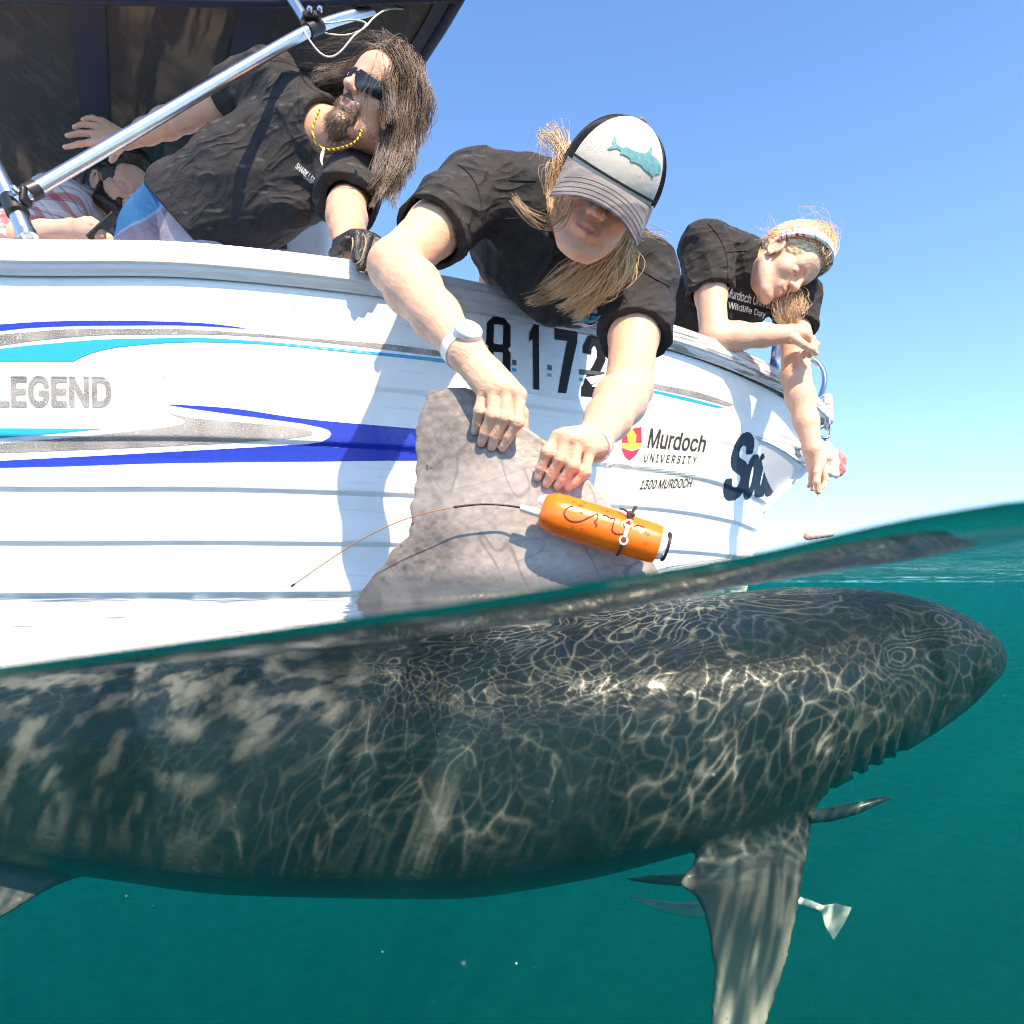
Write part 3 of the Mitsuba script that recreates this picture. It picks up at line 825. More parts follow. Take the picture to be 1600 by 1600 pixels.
def shark_skin(p, n, uv):
    g = mikit.fbm(p.x * 9, p.y * 9, p.z * 9, 4); fine = mikit.fbm(p.x * 120, p.y * 120, p.z * 120, 2)
    stripe = smoothstep(.50, .66, mikit.fbm(p.x * 17 + g * 1.5, 3.0, p.z * 4.5, 2)) * smoothstep(-.48, -.12, p.z) * smoothstep(.02, -.10, p.z)
    back = mix((.034, .037, .040), (.122, .131, .137), g * .7 + fine * .3)
    col = mix(back, (.017, .019, .022), stripe * .8)
    belly = smoothstep(-.33, -.50, p.z + .02 * (g - .5)) * smoothstep(.72, .80, p.y) 
    col = mix(col, (.30, .31, .29), belly * smoothstep(-.58, -.50, p.z) * .6)
    # the dried fin: paler, scratched and blotched
    f = smoothstep(-.02, .03, p.z)
    sc = smoothstep(.030, .004, dr.abs(mikit.fbm(p.x * 26 + p.z * 11, 5., p.z * 7 - p.x * 3, 2) - .5)) + .6 * smoothstep(.02, .003, dr.abs(mikit.fbm(p.x * 9 - p.z * 22, 8., p.z * 13, 2) - .52))
    fc = mix((.125, .110, .102), (.36, .325, .305), smoothstep(.25, .75, mikit.fbm(p.x * 8, p.y * 8, p.z * 8, 3)) * .75 + (fine - .5) * .75 + .3 * smoothstep(-.14, .04, p.x + (p.z - .15) * .5))  # lighter towards the leading edge: sunlight put into the colour
    fc = mix(fc, (.10, .085, .078), dr.clip(sc, 0, 1) * .55 * smoothstep(.4, .6, mikit.fbm(p.x * 7, 2., p.z * 7, 2)))
    fc = mix(fc, (.05, .04, .035), .8 * smoothstep(.66, .71, mikit.fbm(p.x * 70, p.y * 70, p.z * 60, 3)) * smoothstep(.05, .03, dr.abs(p.x + .16)))
    return mix(col, fc, f)


def shark_bump(p, n, uv):
    return mikit.fbm(p.x * 170, p.y * 170, p.z * 170, 2) + .6 * mikit.fbm(p.x * 40, p.y * 40, p.z * 40, 2)


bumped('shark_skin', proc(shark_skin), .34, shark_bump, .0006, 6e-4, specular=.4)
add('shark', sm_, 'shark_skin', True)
lab('shark', 'large dark shark at the surface beside the boat, its pale dorsal fin above water', 'shark')
# remoras
def fish(pts, rad, name, label, tail=None):
    p = spline(pts, 26)
    m = tube(p, np.interp(np.linspace(0, 1, 26), np.linspace(0, 1, len(rad)), rad), 12)
    k = add(name + '__body', m, 'fish_skin', True)
    if tail is not None:
        t = np.array(tail); c = t.mean(0); n = norm(np.cross(t[1] - t[0], t[2] - t[0])) * .0012
        pl = np.vstack([t + n, t - n]); k = len(t)
        f = [[0, i, i + 1] for i in range(1, k - 1)] + [[k, k + i + 1, k + i] for i in range(1, k - 1)] + [[i, i + k, (i + 1) % k] for i in range(k)] + [[(i + 1) % k, i + k, (i + 1) % k + k] for i in range(k)]
        add(name + '__tail_fin', trimesh.Trimesh(pl, f, process=False), 'fish_skin')
    lab(name, label, 'fish')


mat('fish_skin', proc(lambda p, n, uv: mix((.35, .42, .42), (.75, .80, .78), mikit.fbm(p.x * 50, p.y * 50, p.z * 50))), .35)
fish([at(985, 1400, 1.05), at(1020, 1412, 1.05), at(1060, 1420, 1.05), at(1095, 1422, 1.05), at(1160, 1415, 1.05), at(1220, 1404, 1.05), at(1258, 1410, 1.05), at(1285, 1420, 1.05)], [.001, .006, .009, .013, .017, .012, .006, .005], 'remora', 'slim pale remora whose tail sticks out behind the front fin of the shark',
     [at(1282, 1416, 1.05), at(1305, 1412, 1.05), at(1330, 1418, 1.05), at(1320, 1440, 1.05), at(1302, 1468, 1.05), at(1288, 1445, 1.05)])
mat('dark_fish_skin', (.05, .08, .085), .35)
p = spline([at(1265, 1278, .87), at(1300, 1272, .86), at(1340, 1262, .85), at(1370, 1252, .85), at(1392, 1247, .85)], 24)
add('remora_001__body', tube(p, np.interp(np.linspace(0, 1, 24), [0, .2, .6, .85, 1], [.006, .008, .006, .0035, .001]), 10), 'dark_fish_skin', True)
lab('remora_001', 'thin dark remora pressed under the gill slits of the shark', 'fish')
# ------------------------------------------------------------------ people: kit
def head_frame(pitch, yaw, roll):
    """forward down by pitch, turned by yaw towards picture right, rolled clockwise in the picture (degrees)"""
    p, y, r = map(math.radians, (pitch, yaw, roll))
    f = np.array([math.sin(y), -math.cos(y) * math.cos(p), -math.cos(y) * math.sin(p)])
    u = np.array([0, -math.sin(p), math.cos(p)])
    M = np.array([[math.cos(r), 0, math.sin(r)], [0, 1, 0], [-math.sin(r), 0, math.cos(r)]])
    return frame(M @ f, M @ u)


class Body:
    def __init__(s):
        s.S = Sdf(); s.paint = []

    def dab(s, c, r, col, a=1.):
        s.paint.append((np.asarray(c, float), r, np.asarray(col, float), a))

    def head(s, o, R, k=1., neck=None, nose=1., jaw=1., closed=True, lips=(.50, .20, .17), brow=(.30, .20, .13), neck_r=.055):
        L = lambda x, y, z: np.asarray(o) + R @ (np.array([x, y, z]) * k)
        S = Sdf()
        S.el(L(0, -.014, .036), np.array([.076, .098, .088]) * k, R)
        S.el(L(0, .026, -.036), np.array([.058, .064, .080]) * k, R, .03)
        for sx in (-1, 1):
            S.el(L(.043 * sx, .050, -.018), np.array([.022, .026, .022]) * k, R, .022)
            S.rc(L(.058 * sx, -.006, -.056), L(.026 * sx, .064, -.100), .014 * k * jaw, .014 * k, .028)
            S.rc(L(.040 * sx, .072, .022), L(.010 * sx, .086, .020), .009 * k, .009 * k, .014)
        S.el(L(0, .078, -.101), np.array([.020, .016, .015]) * k, R, .022)
        S.el(L(0, .072, .050), np.array([.050, .022, .035]) * k, R, .03)
        for sx in (-1, 1):
            S.el(L(.032 * sx, .098, .002), np.array([.019, .014, .012]) * k, R, .012, 's')
            S.el(L(.0315 * sx, .0765, .002), np.array([.0145, .0125, .0125]) * k, R, .004)
            if closed:
                S.rc(L((.0315 - .014) * sx, .0875, -.0045), L((.0315 + .013) * sx, .0845, -.0035), .0022 * k, .0018 * k, .003)
        S.rc(L(0, .090, .016), L(0, .108, -.020), .0075 * k, .0105 * k * nose, .012)
        S.el(L(0, .112, -.0235), np.array([.0105, .0095, .009]) * k * nose, R, .008)
        for sx in (-1, 1):
            S.el(L(.0125 * sx, .0985, -.0265), np.array([.0075, .0105, .0075]) * k, R, .007)
            S.el(L(.0062 * sx, .1045, -.0345), np.array([.0035, .0055, .004]) * k, R, .003, 's')
        S.el(L(0, .082, -.056), np.array([.028, .014, .018]) * k, R, .014)
        for sx in (-1, 1):
            S.rc(L(.0225 * sx, .0835, -.0565), L(.004 * sx, .0955, -.0510), .0036 * k, .0052 * k, .004)
            S.rc(L(.0200 * sx, .0835, -.0605), L(0, .0935, -.0655), .0036 * k, .0068 * k, .004)
            S.rc(L(.0235 * sx, .0855, -.0580), L(0, .1010, -.0580), .0012 * k, .0012 * k, .0025, 's')
            e = frame(R @ np.array([.25 * sx, -.15, 0]) + R[:, 0] * sx * .9, R @ np.array([0, -.28, 1.]))
            # ear: outer rim, bowl, lobe
            c = L(.079 * sx, -.008, -.004)
            ring = [c + R @ (np.array([.006 * sx * (1 if i in (2, 3, 4) else .4), -.020 * math.cos(a) - .006 * math.sin(a), .030 * math.sin(a)]) * k) for i, a in enumerate(np.linspace(-1.5, 3.6, 9))]
            S.chain(ring, [.0052 * k] * 9, .004)
            S.el(c - R[:, 0] * sx * .004, np.array([.007, .018, .026]) * k, R, .006)
            S.el(c + R @ (np.array([.0075 * sx, .003, -.002]) * k), np.array([.006, .009, .014]) * k, R, .005, 's')
            S.el(c + R @ (np.array([.002 * sx, .010, -.028]) * k), np.array([.0055, .007, .008]) * k, R, .006)
        if neck is not None:
            S.rc(L(0, -.022, -.05), neck, neck_r * .95, neck_r, .03)
        for sx in (-1, 1):
            for t in np.linspace(0, 1, 5):
                s.dab(L(.021 * sx * (1 - t), .091 + .006 * t, -.0575), .0050 * k, lips, .75)
            for t in np.linspace(0, 1, 6):
                s.dab(L((.012 + .034 * t) * sx, .091 - .016 * t * t, .0215 + .004 * math.sin(t * 2.6)), .0046 * k, brow, .62)
            s.dab(L(.040 * sx, .068, -.022), .022, (.60, .26, .20), .35)
            s.dab(L(.078 * sx, -.005, 0), .022, (.58, .26, .20), .4)
            if closed:
                for t in np.linspace(-1, 1, 7):
                    s.dab(L((.0315 + .0135 * t) * sx, .0885 - .003 * abs(t), -.0058 + .001 * t * t), .0026 * k, (.10, .06, .04), .8)
        s.dab(L(0, .112, -.022), .014, (.60, .27, .22), .4)
        s.L = L; s.R = R; s.o = np.asarray(o); s.k = k
        s.S.join(S, .012)
        return S

    def hand(s, wrist, fingers, side, r=.0080, thumb=None, heel=None, wr=(.027, .019), back=None):
        """fingers: four lists of joints (knuckle, middle, end joint, tip); side: direction across the wrist"""
        wrist = np.asarray(wrist, float); side = norm(side)
        P = Sdf(); mc = np.mean([f[0] for f in fingers], axis=0)
        fw = norm(mc - wrist)
        n = len(fingers)
        for i, f in enumerate(fingers):
            w = wrist + side * (.5 - i / (n - 1)) * wr[0] * 1.15
            P.rc(w, f[0], .0155, r * 1.28, .016)
        for i in range(n - 1):
            P.rc((wrist + fingers[i][0]) / 2, (fingers[i][0] * .8 + fingers[i + 1][0] * .8 + wrist * .4) / 2, .013, r * 1.12, .014)
        for i, f in enumerate(fingers):
            Q = Sdf(); k = (.98, 1.04, 1., .90)[i % 4] if n == 4 else 1
            Q.rc(f[0], f[1], r * 1.16 * k, r * 1.0 * k, .003).rc(f[1], f[2], r * 1.02 * k, r * .90 * k, .003).rc(f[2], f[3], r * .90 * k, r * .78 * k, .003)
            Q.el(f[1], np.array([1, 1, 1]) * r * 1.09 * k, k=.005)
            P.join(Q, .0035)
            if back is not None:
                b = norm(np.asarray(back)); d = norm(f[3] - f[2])
                s.dab(f[3] + b * r * .8 - d * .0005, .0055, (.80, .56, .48), .8)
                for t in (-.0022, .0022):
                    s.dab(f[1] + b * r + norm(f[2] - f[1]) * t * 1.6, .0032, (.50, .22, .16), .5)
                s.dab(f[2] + b * r, .0035, (.52, .24, .18), .4)
            s.dab(f[3], .009, (.64, .34, .27), .15); s.dab(f[0], .013, (.62, .32, .24), .2); s.dab(f[1], .010, (.60, .30, .22), .22)
        if thumb is not None:
            Q = Sdf().chain([np.asarray(t, float) for t in thumb], [.0150, .0110, .0100, .0082][:len(thumb)], .006)
            P.join(Q, .010)
        s.S.join(P, .012)
        return P

    def arm(s, sh, el, wr, r=(.056, .046, .041, .043, .029), k=.02):
        sh, el, wr = (np.asarray(v, float) for v in (sh, el, wr))
        s.S.chain([sh, sh * .45 + el * .55, el], [r[0], r[1], r[2]], k)
        s.S.chain([el, el * .72 + wr * .28, wr * .62 + el * .38, wr], [r[2] * .98, r[3], (r[3] + r[4]) * .5, r[4]], k)
        s.dab(el, .05, (.62, .30, .22), .25)

    def build(s, key, h, base, bsdf, var=.18, lo=None, hi=None, seed=1, spots=0):
        m = split_shells(s.S.mesh(h, lo, hi))
        V = np.asarray(m.vertices)
        c = np.tile(np.asarray(base, float), (len(V), 1))
        nz = meshkit.fbm(V * 38, 3, seed)[:, None]; n2 = meshkit.fbm(V * 190, 2, seed + 5)[:, None]
        c = c * (1 + var * (nz - .5) * np.array([.6, 1.5, 1.7]) + .08 * (n2 - .5))
        if spots:
            fr = np.clip((meshkit.noise(V * 210, seed + 9) - .80) * 9, 0, 1)[:, None]
            c = c * (1 - fr * spots) + np.array([.36, .17, .09]) * fr * spots
        for p, r, col, a in s.paint:
            w = a * np.exp(-((V - p) ** 2).sum(1) / (r * r))[:, None]
            c = c * (1 - w) + col * w
        s.mesh = m
        return add(key, m, bsdf, True, color=np.clip(c, 0, 1))


def pore(p, n, uv):
    return mikit.fbm(p.x * 420, p.y * 420, p.z * 420, 2) + 1.2 * mikit.fbm(p.x * 130, p.y * 130, p.z * 130, 2)


bumped('skin', VCOL, .42, pore, .0010, 4e-4, specular=.45, sheen=.15)


def weave(p, n, uv):
    return mikit.noise(p.x * 900, p.y * 900, p.z * 900) + 2.2 * mikit.fbm(p.x * 120, p.y * 120, p.z * 120, 2)


def creases(p, n, uv):
    # creased jersey: two sets of soft ridges over the weave
    wx = mikit.fbm(p.x * 9, p.y * 9, p.z * 9, 2) - .5
    a = 1 - dr.abs(2 * mikit.fbm((p.x + p.z * .5) * 9 + wx * 1.5, p.y * 6, (p.z - p.x * .4) * 26 + wx * 3, 2) - 1)
    b = 1 - dr.abs(2 * mikit.fbm((p.x - p.z * .6) * 24 + wx * 3, p.y * 9, (p.z + p.x * .6) * 8, 2) - 1)
    return .6 * weave(p, n, uv) + 5. * a * a * a + 3.2 * b * b * b


def cloth(name, a, b, f=30., dust=.0):
    def col(p, n, uv):
        q = mikit.fbm(p.x * f, p.y * f, p.z * f, 3)
        c = mix(a, b, q)
        if dust:
            c = mix(c, (.30, .29, .28), dust * smoothstep(.62, .85, mikit.fbm(p.x * 22 + 5, p.y * 40, p.z * 55, 4)))
        return c
    bumped(name, proc(col), .85, creases, .0013, 5e-4, specular=.2, sheen=.7, sheen_tint=0.)


cloth('black_cotton', (.024, .0235, .0245), (.042, .041, .042), 26., .15)
cloth('charcoal_cotton', (.024, .024, .0265), (.044, .044, .047), 18., .25)
cloth('faded_cotton', (.024, .022, .022), (.040, .038, .038), 22., .12)


def strands(roots, tips, n, rad=(.0010, .0004), sag=.0, wave=.0, jit=.006, seg=12, seed=0, mid=None, spread=.0, clump=0, wl=(.10, .22), side=3):
    """n hairs between root and tip curves: roots/tips are lists of points interpolated along the strip"""
    rs = np.random.RandomState(seed)
    roots, tips = np.asarray(roots, float), np.asarray(tips, float)
    mids = None if mid is None else np.asarray(mid, float)
    n = int(n * 1.9); rad = (rad[0] * .62, rad[1] * .62); wave = wave * .8
    ci = rs.rand(max(clump, 1)); cj = rs.randn(max(clump, 1), 3)
    u = rs.rand(n)

    def pick(A):
        if len(A) == 1:
            return np.tile(A[0], (n, 1))
        t = u * (len(A) - 1); a = np.minimum(t.astype(int), len(A) - 2); w = (t - a)[:, None]
        return A[a] * (1 - w) + A[a + 1] * w
    r, t = pick(roots) + rs.randn(n, 3) * jit, pick(tips)
    k = np.argmin(np.abs(ci[None] - u[:, None]), 1)
    t = t + (cj[k] * spread * .8 + rs.randn(n, 3) * spread * .22 if clump else rs.randn(n, 3) * spread)
    m = (r + t) / 2 if mids is None else pick(mids) + rs.randn(n, 3) * (jit + spread * .35)
    s = np.linspace(0, 1, seg)
    S = s[None, :, None]
    c = m if mids is None else 2 * m - (r + t) / 2
    P = (1 - S) ** 2 * r[:, None] + 2 * S * (1 - S) * c[:, None] + S ** 2 * t[:, None]
    P[..., 2] -= sag * np.sin(np.pi * s) * (.5 + rs.rand(n, 1))
    L = np.linalg.norm(t - r, axis=1)
    w = wave * (.4 + rs.rand(n, 1)) * s[None] ** .8
    if clump:
        ph = np.stack([k * 1.7, k * 2.9, k * .7], 1) + rs.randn(n, 3) * .5; fq = 6.28 * L / (wl[0] + .5 * (wl[1] - wl[0]))
    else:
        ph = rs.rand(n, 3) * 6.28; fq = 6.28 * L / (wl[0] + rs.rand(n) * (wl[1] - wl[0]))
    P += np.sin(s[None, :, None] * fq[:, None, None] + ph[:, None]) * w[..., None]
    R = np.linspace(rad[0], rad[1], seg)[None] * (.7 + .6 * rs.rand(n, 1))
    T_ = norm(np.gradient(P, axis=1)); ref = norm(rs.randn(n, 1, 3)); A = norm(np.cross(T_, ref)); Bv = np.cross(T_, A)
    ang = np.arange(side) * 2 * np.pi / side
    V = P[:, :, None] + R[:, :, None, None] * (np.cos(ang)[:, None] * A[:, :, None] + np.sin(ang)[:, None] * Bv[:, :, None])
    i, j = np.meshgrid(np.arange(seg - 1), np.arange(side), indexing='ij')
    q = np.stack([i * side + j, i * side + (j + 1) % side, (i + 1) * side + (j + 1) % side, (i + 1) * side + j], -1).reshape(-1, 4)
    f = (np.vstack([q[:, [0, 1, 2]], q[:, [0, 2, 3]]])[None] + (np.arange(n) * seg * side)[:, None, None]).reshape(-1, 3)
    return trimesh.Trimesh(V.reshape(-1, 3), f, process=False)


def hair_mat(name, a, b, c, f=140.):
    def col(p, n, uv):
        q = mikit.fbm(p.x * f, p.y * f, p.z * f * .25, 2); w = mikit.fbm(p.x * 17, p.y * 17, p.z * 17, 2)
        return mix(mix(a, b, q), c, smoothstep(.48, .72, w))
    mat(name, proc(col), .42, specular=.5, sheen=.2)


hair_mat('blonde_hair', (.56, .37, .18), (.80, .62, .38), (.38, .23, .11))
hair_mat('brown_hair', (.10, .065, .042), (.24, .17, .12), (.36, .29, .24))
hair_mat('dark_hair', (.008, .006, .005), (.022, .016, .012), (.014, .010, .008))
hair_mat('golden_hair', (.60, .41, .21), (.82, .65, .43), (.40, .26, .13))
hair_mat('beard_hair', (.085, .048, .028), (.16, .10, .065), (.24, .20, .17))
SKIN = (.72, .425, .285)
TAN = (.66, .37, .25)


def surf_text(text, mesh, quad, bsdf, key, off=.002, bold=True, edge=3):
    px, f = letters(text, quad, edge, bold)
    it = trimesh.ray.ray_pyembree.RayMeshIntersector(mesh) if trimesh.ray.has_embree else trimesh.ray.ray_triangle.RayMeshIntersector(mesh)
    return sticker(key, px, f, bsdf, off, mesh, it)


def surf_poly(pts, mesh, bsdf, key, off=.002, edge=4):
    it = trimesh.ray.ray_pyembree.RayMeshIntersector(mesh) if trimesh.ray.has_embree else trimesh.ray.ray_triangle.RayMeshIntersector(mesh)
    return sticker(key, *flat2(Polygon(np.array(pts, float)).buffer(0), edge), bsdf, off, mesh, it)


mat('white_print', (.72, .72, .72), .6)
mat('cyan_print', (.05, .40, .55), .6)
PX = lambda l, ys: [at(x, y, Y) for (x, y), Y in zip(l, ys)]
# ------------------------------------------------------------------ the woman in the cap, hands on the fin
w1 = Body()
SR, SL = at(742, 298, 1.33), at(1000, 432, 1.37)
ER, WR = at(617, 416, 1.14), at(728, 551, .985)
EL, WL = at(982, 606, 1.225), at(926, 690, .995)
HR = head_frame(34, 13, 33); HO = from_nose(934, 332, 1.05, HR, .955)
neck = at(893, 345, 1.33)
w1.S.seg(at(868, 352, 1.37), at(850, 395, 1.56), SL - SR, (.165, .105), (.155, .115), .03)
w1.S.seg(at(850, 395, 1.56), at(842, 400, 1.90), SL - SR, (.150, .115), (.165, .125), .03)
w1.S.rc(SR, neck, .052, .05, .04).rc(SL, neck, .052, .05, .04)
w1.S.el(at(880, 425, 1.415), (.135, .085, .075), frame(SL - SR, [0, 0, 1])[:, [1, 0, 2]], .04)
w1.S.seg(at(842, 400, 1.88), [.02, 2.0, .42], [1, 0, 0], (.17, .12), (.16, .11), .04)
w1.S.chain([[-.07, 2.0, .42], [-.09, 1.93, .28], [-.09, 2.02, .12]], [.08, .06, .045], .03).chain([[.11, 2.02, .42], [.10, 1.95, .28], [.10, 2.04, .12]], [.08, .06, .045], .03)
w1.arm(SR, ER, WR, (.058, .050, .045, .047, .028))
w1.arm(SL, EL, WL, (.058, .048, .043, .045, .027))
w1.head(HO, HR, .955, neck, jaw=1.15, closed=False)
fy = (.958, .957, .972, .982)
RH = [PX([(812, 616), (809, 660), (794, 684), (785, 700)], (.962, .958, .972, .982)),
      PX([(791, 607), (788, 652), (774, 681), (768.5, 698)], fy), PX([(771, 607), (769, 648), (757, 676), (752, 692)], fy), PX([(755, 612), (749, 642), (745, 660), (742, 674)], (.966, .964, .974, .983))]
w1.hand(WR, RH, RH[0][0] - RH[3][0], .0086, [at(745, 575, 1.0), at(790, 612, 1.02), at(815, 645, 1.032), at(818, 668, 1.034)], back=[.1, -1, .35])
LH = [PX([(871, 683), (855, 706), (845, 731), (840, 746)], (.966, .960, .972, .980)), PX([(886, 682), (876, 716), (862, 741), (854, 756)], fy), PX([(904, 686), (896, 727), (880, 748), (871, 760)], fy),
      PX([(922, 703), (914, 738), (899, 753), (888, 762)], (.966, .962, .970, .978))]
w1.hand(WL, LH, LH[0][0] - LH[3][0], .0084, [at(905, 690, 1.0), at(872, 700, 1.025), at(856, 716, 1.036), at(846, 735, 1.038)], back=[0, -1, .4])
w1.build('person__body', .0026, SKIN, 'skin', spots=.25)
lab('person', 'woman in white and black trucker cap leaning over the side, both hands on the fin', 'person')
# work shirt
sh = Sdf()
for fn in w1.S.ops[:5]:
    sh.ops.append(('u', (lambda g: (lambda P: g(P) - .012))(fn[1]), fn[2], fn[3] + .012, .035))
hemR, hemL = at(676, 369, 1.235), at(995, 530, 1.29)
sh.sleeve(SR, ER, .60, .073, .070).sleeve(SL, EL, .55, .071, .065)
sh.rc(at(880, 440, 1.40), at(905, 470, 1.40), .055, .045, .05).rc(at(800, 400, 1.44), at(855, 470, 1.45), .06, .045, .05)


def fold_w1(P, d):
    w = meshkit.fbm(P * 5, 2, 3)
    f = .017 * fold(P + .03 * np.sin(P[:, [1, 2, 0]] * 11), [.5, -.25, -.7], 11, 4, 2.2) + .010 * fold(P + .02 * np.sin(P[:, [2, 0, 1]] * 17), [.8, .1, .5], 19, 8, 2.)
    return d - f * (.15 + w) + .006


sh.f(fold_w1)
sh.put('s', lambda P: np.linalg.norm(P - (neck + .028 * norm(HO - neck) + np.array([.0, -.02, -.01])), axis=1) - .066, neck, .07, .012)
shm = split_shells(sh.mesh(.0036))
add('person__shirt', shm, 'black_cotton', True)
# collar leaves and placket buttons
def leaf(pts, th=.004):
    p = np.array(pts, float); n = norm(np.cross(p[1] - p[0], p[-1] - p[0])) * th / 2
    k = len(p); v = np.vstack([p + n, p - n])
    f = [[0, i, i + 1] for i in range(1, k - 1)] + [[k, k + i + 1, k + i] for i in range(1, k - 1)] + [[i, i + k, (i + 1) % k] for i in range(k)] + [[(i + 1) % k, i + k, (i + 1) % k + k] for i in range(k)]
    return trimesh.Trimesh(v, f, process=False)


SHI = trimesh.ray.ray_pyembree.RayMeshIntersector(shm) if trimesh.ray.has_embree else trimesh.ray.ray_triangle.RayMeshIntersector(shm)


def drape(px, off, mesh=None, inter=None):
    P, bad = on_mesh(np.array(px, float), shm if mesh is None else mesh, SHI if inter is None else inter, off)
    return P[~bad]


for pts in ([(858, 300), (880, 352), (878, 392), (862, 402), (846, 360)], [(940, 398), (905, 402), (886, 392), (896, 420), (922, 428), (950, 412)]):
    P, f = flat2(Polygon(pts), 5)
    sticker('person__shirt__collar', P, f, 'black_cotton', .007, shm, SHI)
for px in ([(716, 258), (742, 285), (752, 320), (752, 342)], [(795, 282), (838, 283)], [(790, 342), (850, 338)], [(987, 412), (1010, 428), (1046, 448)], [(880, 400), (868, 430), (862, 470)], [(893, 408), (884, 440), (880, 480)]):
    P = drape(spline(np.array(px, float), 26), .0012)
    if len(P) > 4:
        add('person__shirt__seam', tube(P, .0011, 6), 'black_cotton', True)
for px in ((880, 424), (874, 448), (872, 474)):
    P = drape([px], .002)
    if len(P):
        add('person__shirt__button', tube([P[0], P[0] + [0, -.003, .001]], .0048, 12), 'black_plastic', 30)
for txt, q, b in (('Bottlenose', [(899, 487), (934, 489), (934, 481), (900, 480)], 'white_print'), ('Blue', [(896, 496), (932, 500), (934, 490), (898, 486)], 'cyan_print')):
    surf_text(txt, shm, q, b, 'person__shirt__logo', .0022)
surf_poly([(890, 502), (905, 496), (925, 499), (941, 493), (936, 500), (918, 504), (902, 501)], shm, 'cyan_print', 'person__shirt__logo')
surf_poly([(893, 506), (908, 502), (920, 507), (937, 503), (930, 508), (914, 510), (903, 507)], shm, 'white_print', 'person__shirt__logo')
# cap
L = w1.L


def cap_pt(a, b, r=1.):
    """a: angle round the head from the front, b: 0 rim .. 1 top"""
    e = b * math.pi / 2
    return np.array([math.sin(a) * .092 * math.cos(e) ** .85, -.010 + math.cos(a) * .111 * math.cos(e) ** .85, .026 + .098 * math.sin(e) ** 1.05]) * r


A, Bb = np.linspace(-math.pi, math.pi, 121), np.linspace(-.10, 1, 36)
def cap_grid(A, Bb, grow=0.):
    V = np.array([[cap_pt(a, max(b, 0)) + [0, 0, min(b, 0) * .16] for a in A] for b in Bb])
    c = np.array([0, -.01, .03])
    V = c + (V - c) * (1 + grow)
    return HO + V @ HR.T


def mesh_bump(p, n, uv):
    q = (np.linalg.inv(HR) @ np.eye(3))
    d = p - mi.Point3f(*[float(v) for v in HO])
    z = d.x * float(HR[0, 2]) + d.y * float(HR[1, 2]) + d.z * float(HR[2, 2])
    x = d.x * float(HR[0, 0]) + d.y * float(HR[1, 0]) + d.z * float(HR[2, 0])
    y = d.x * float(HR[0, 1]) + d.y * float(HR[1, 1]) + d.z * float(HR[2, 1])
    a = dr.atan2(x, y)
    return .5 + .5 * dr.sin(z * 1900.) * dr.sin(a * 170.)


def cap_front_col(p, n, uv):
    d = p - mi.Point3f(*[float(v) for v in HO])
    z = d.x * float(HR[0, 2]) + d.y * float(HR[1, 2]) + d.z * float(HR[2, 2])
    g = mikit.fbm(p.x * 26, p.y * 26, p.z * 26, 3)
    c = mix((.80, .78, .75), (.72, .66, .58), smoothstep(.3, .7, g))
    return mix(c, (.46, .43, .37), smoothstep(.068, .040, z + .03 * (g - .5)) * .7)


cloth('brim_cotton', (.13, .122, .127), (.19, .178, .184), 60.)
bumped('cap_front', proc(cap_front_col), .8, weave, .0003, 5e-4, specular=.2)
bumped('cap_mesh', (.030, .028, .030), .8, mesh_bump, .0030, 5e-4)
fr = np.radians(56)
frt = [a for a in np.linspace(-fr, fr, 60)]
V = cap_grid(np.linspace(-fr, fr, 60), np.linspace(-.02, .985, 36), .010)
# the front panel narrows towards the top button
def panel(lo, hi, grow, n=60):
    Bs = np.linspace(-.03, .99, 36)
    rows = []
    for b in Bs:
        w = (1 - .30 * max(b, 0) ** 3)
        rows.append(cap_grid(np.linspace(lo * w, hi * w, n), [b], grow)[0])
    return np.array(rows)


Vo, Vi = panel(-fr, fr, .014), panel(-fr, fr, -.004)
add('person__cap__front_panel', cat(quads(Vo), quads(Vi[:, ::-1])), 'cap_front', True)
V2 = cap_grid(np.linspace(-math.pi, math.pi, 121), np.linspace(-.03, .99, 36), .002)
keep = cap_grid(np.r_[np.linspace(math.radians(52), math.radians(308), 90)], np.linspace(-.03, .99, 36), .004)
add('person__cap', cat(quads(keep), quads(cap_grid(np.linspace(math.radians(52), math.radians(308), 90), np.linspace(-.03, .99, 36), -.01)[:, ::-1])), 'cap_mesh', True)
add('person__cap__button', Sdf().el(HO + HR @ np.array([0, -.01, .126]), (.009, .009, .005), HR).mesh(.0015), 'brim_cotton', True)
# brim: a curved bill
def brim(u, t, dz=0.):
    a = u * math.radians(66)
    base = cap_pt(a, 0) * [1.02, 1.02, 1] + [0, 0, -.002]
    out = np.array([.83 * u * .100, .117 + .056 * math.sqrt(max(1 - (abs(u) ** 2.6) * .86, 0)), -.004 - .030 * abs(u) ** 2.2])
    p = base * (1 - t) + out * t
    p[2] += .012 * math.sin(math.pi * t) * (1 - u * u) + dz
    return p


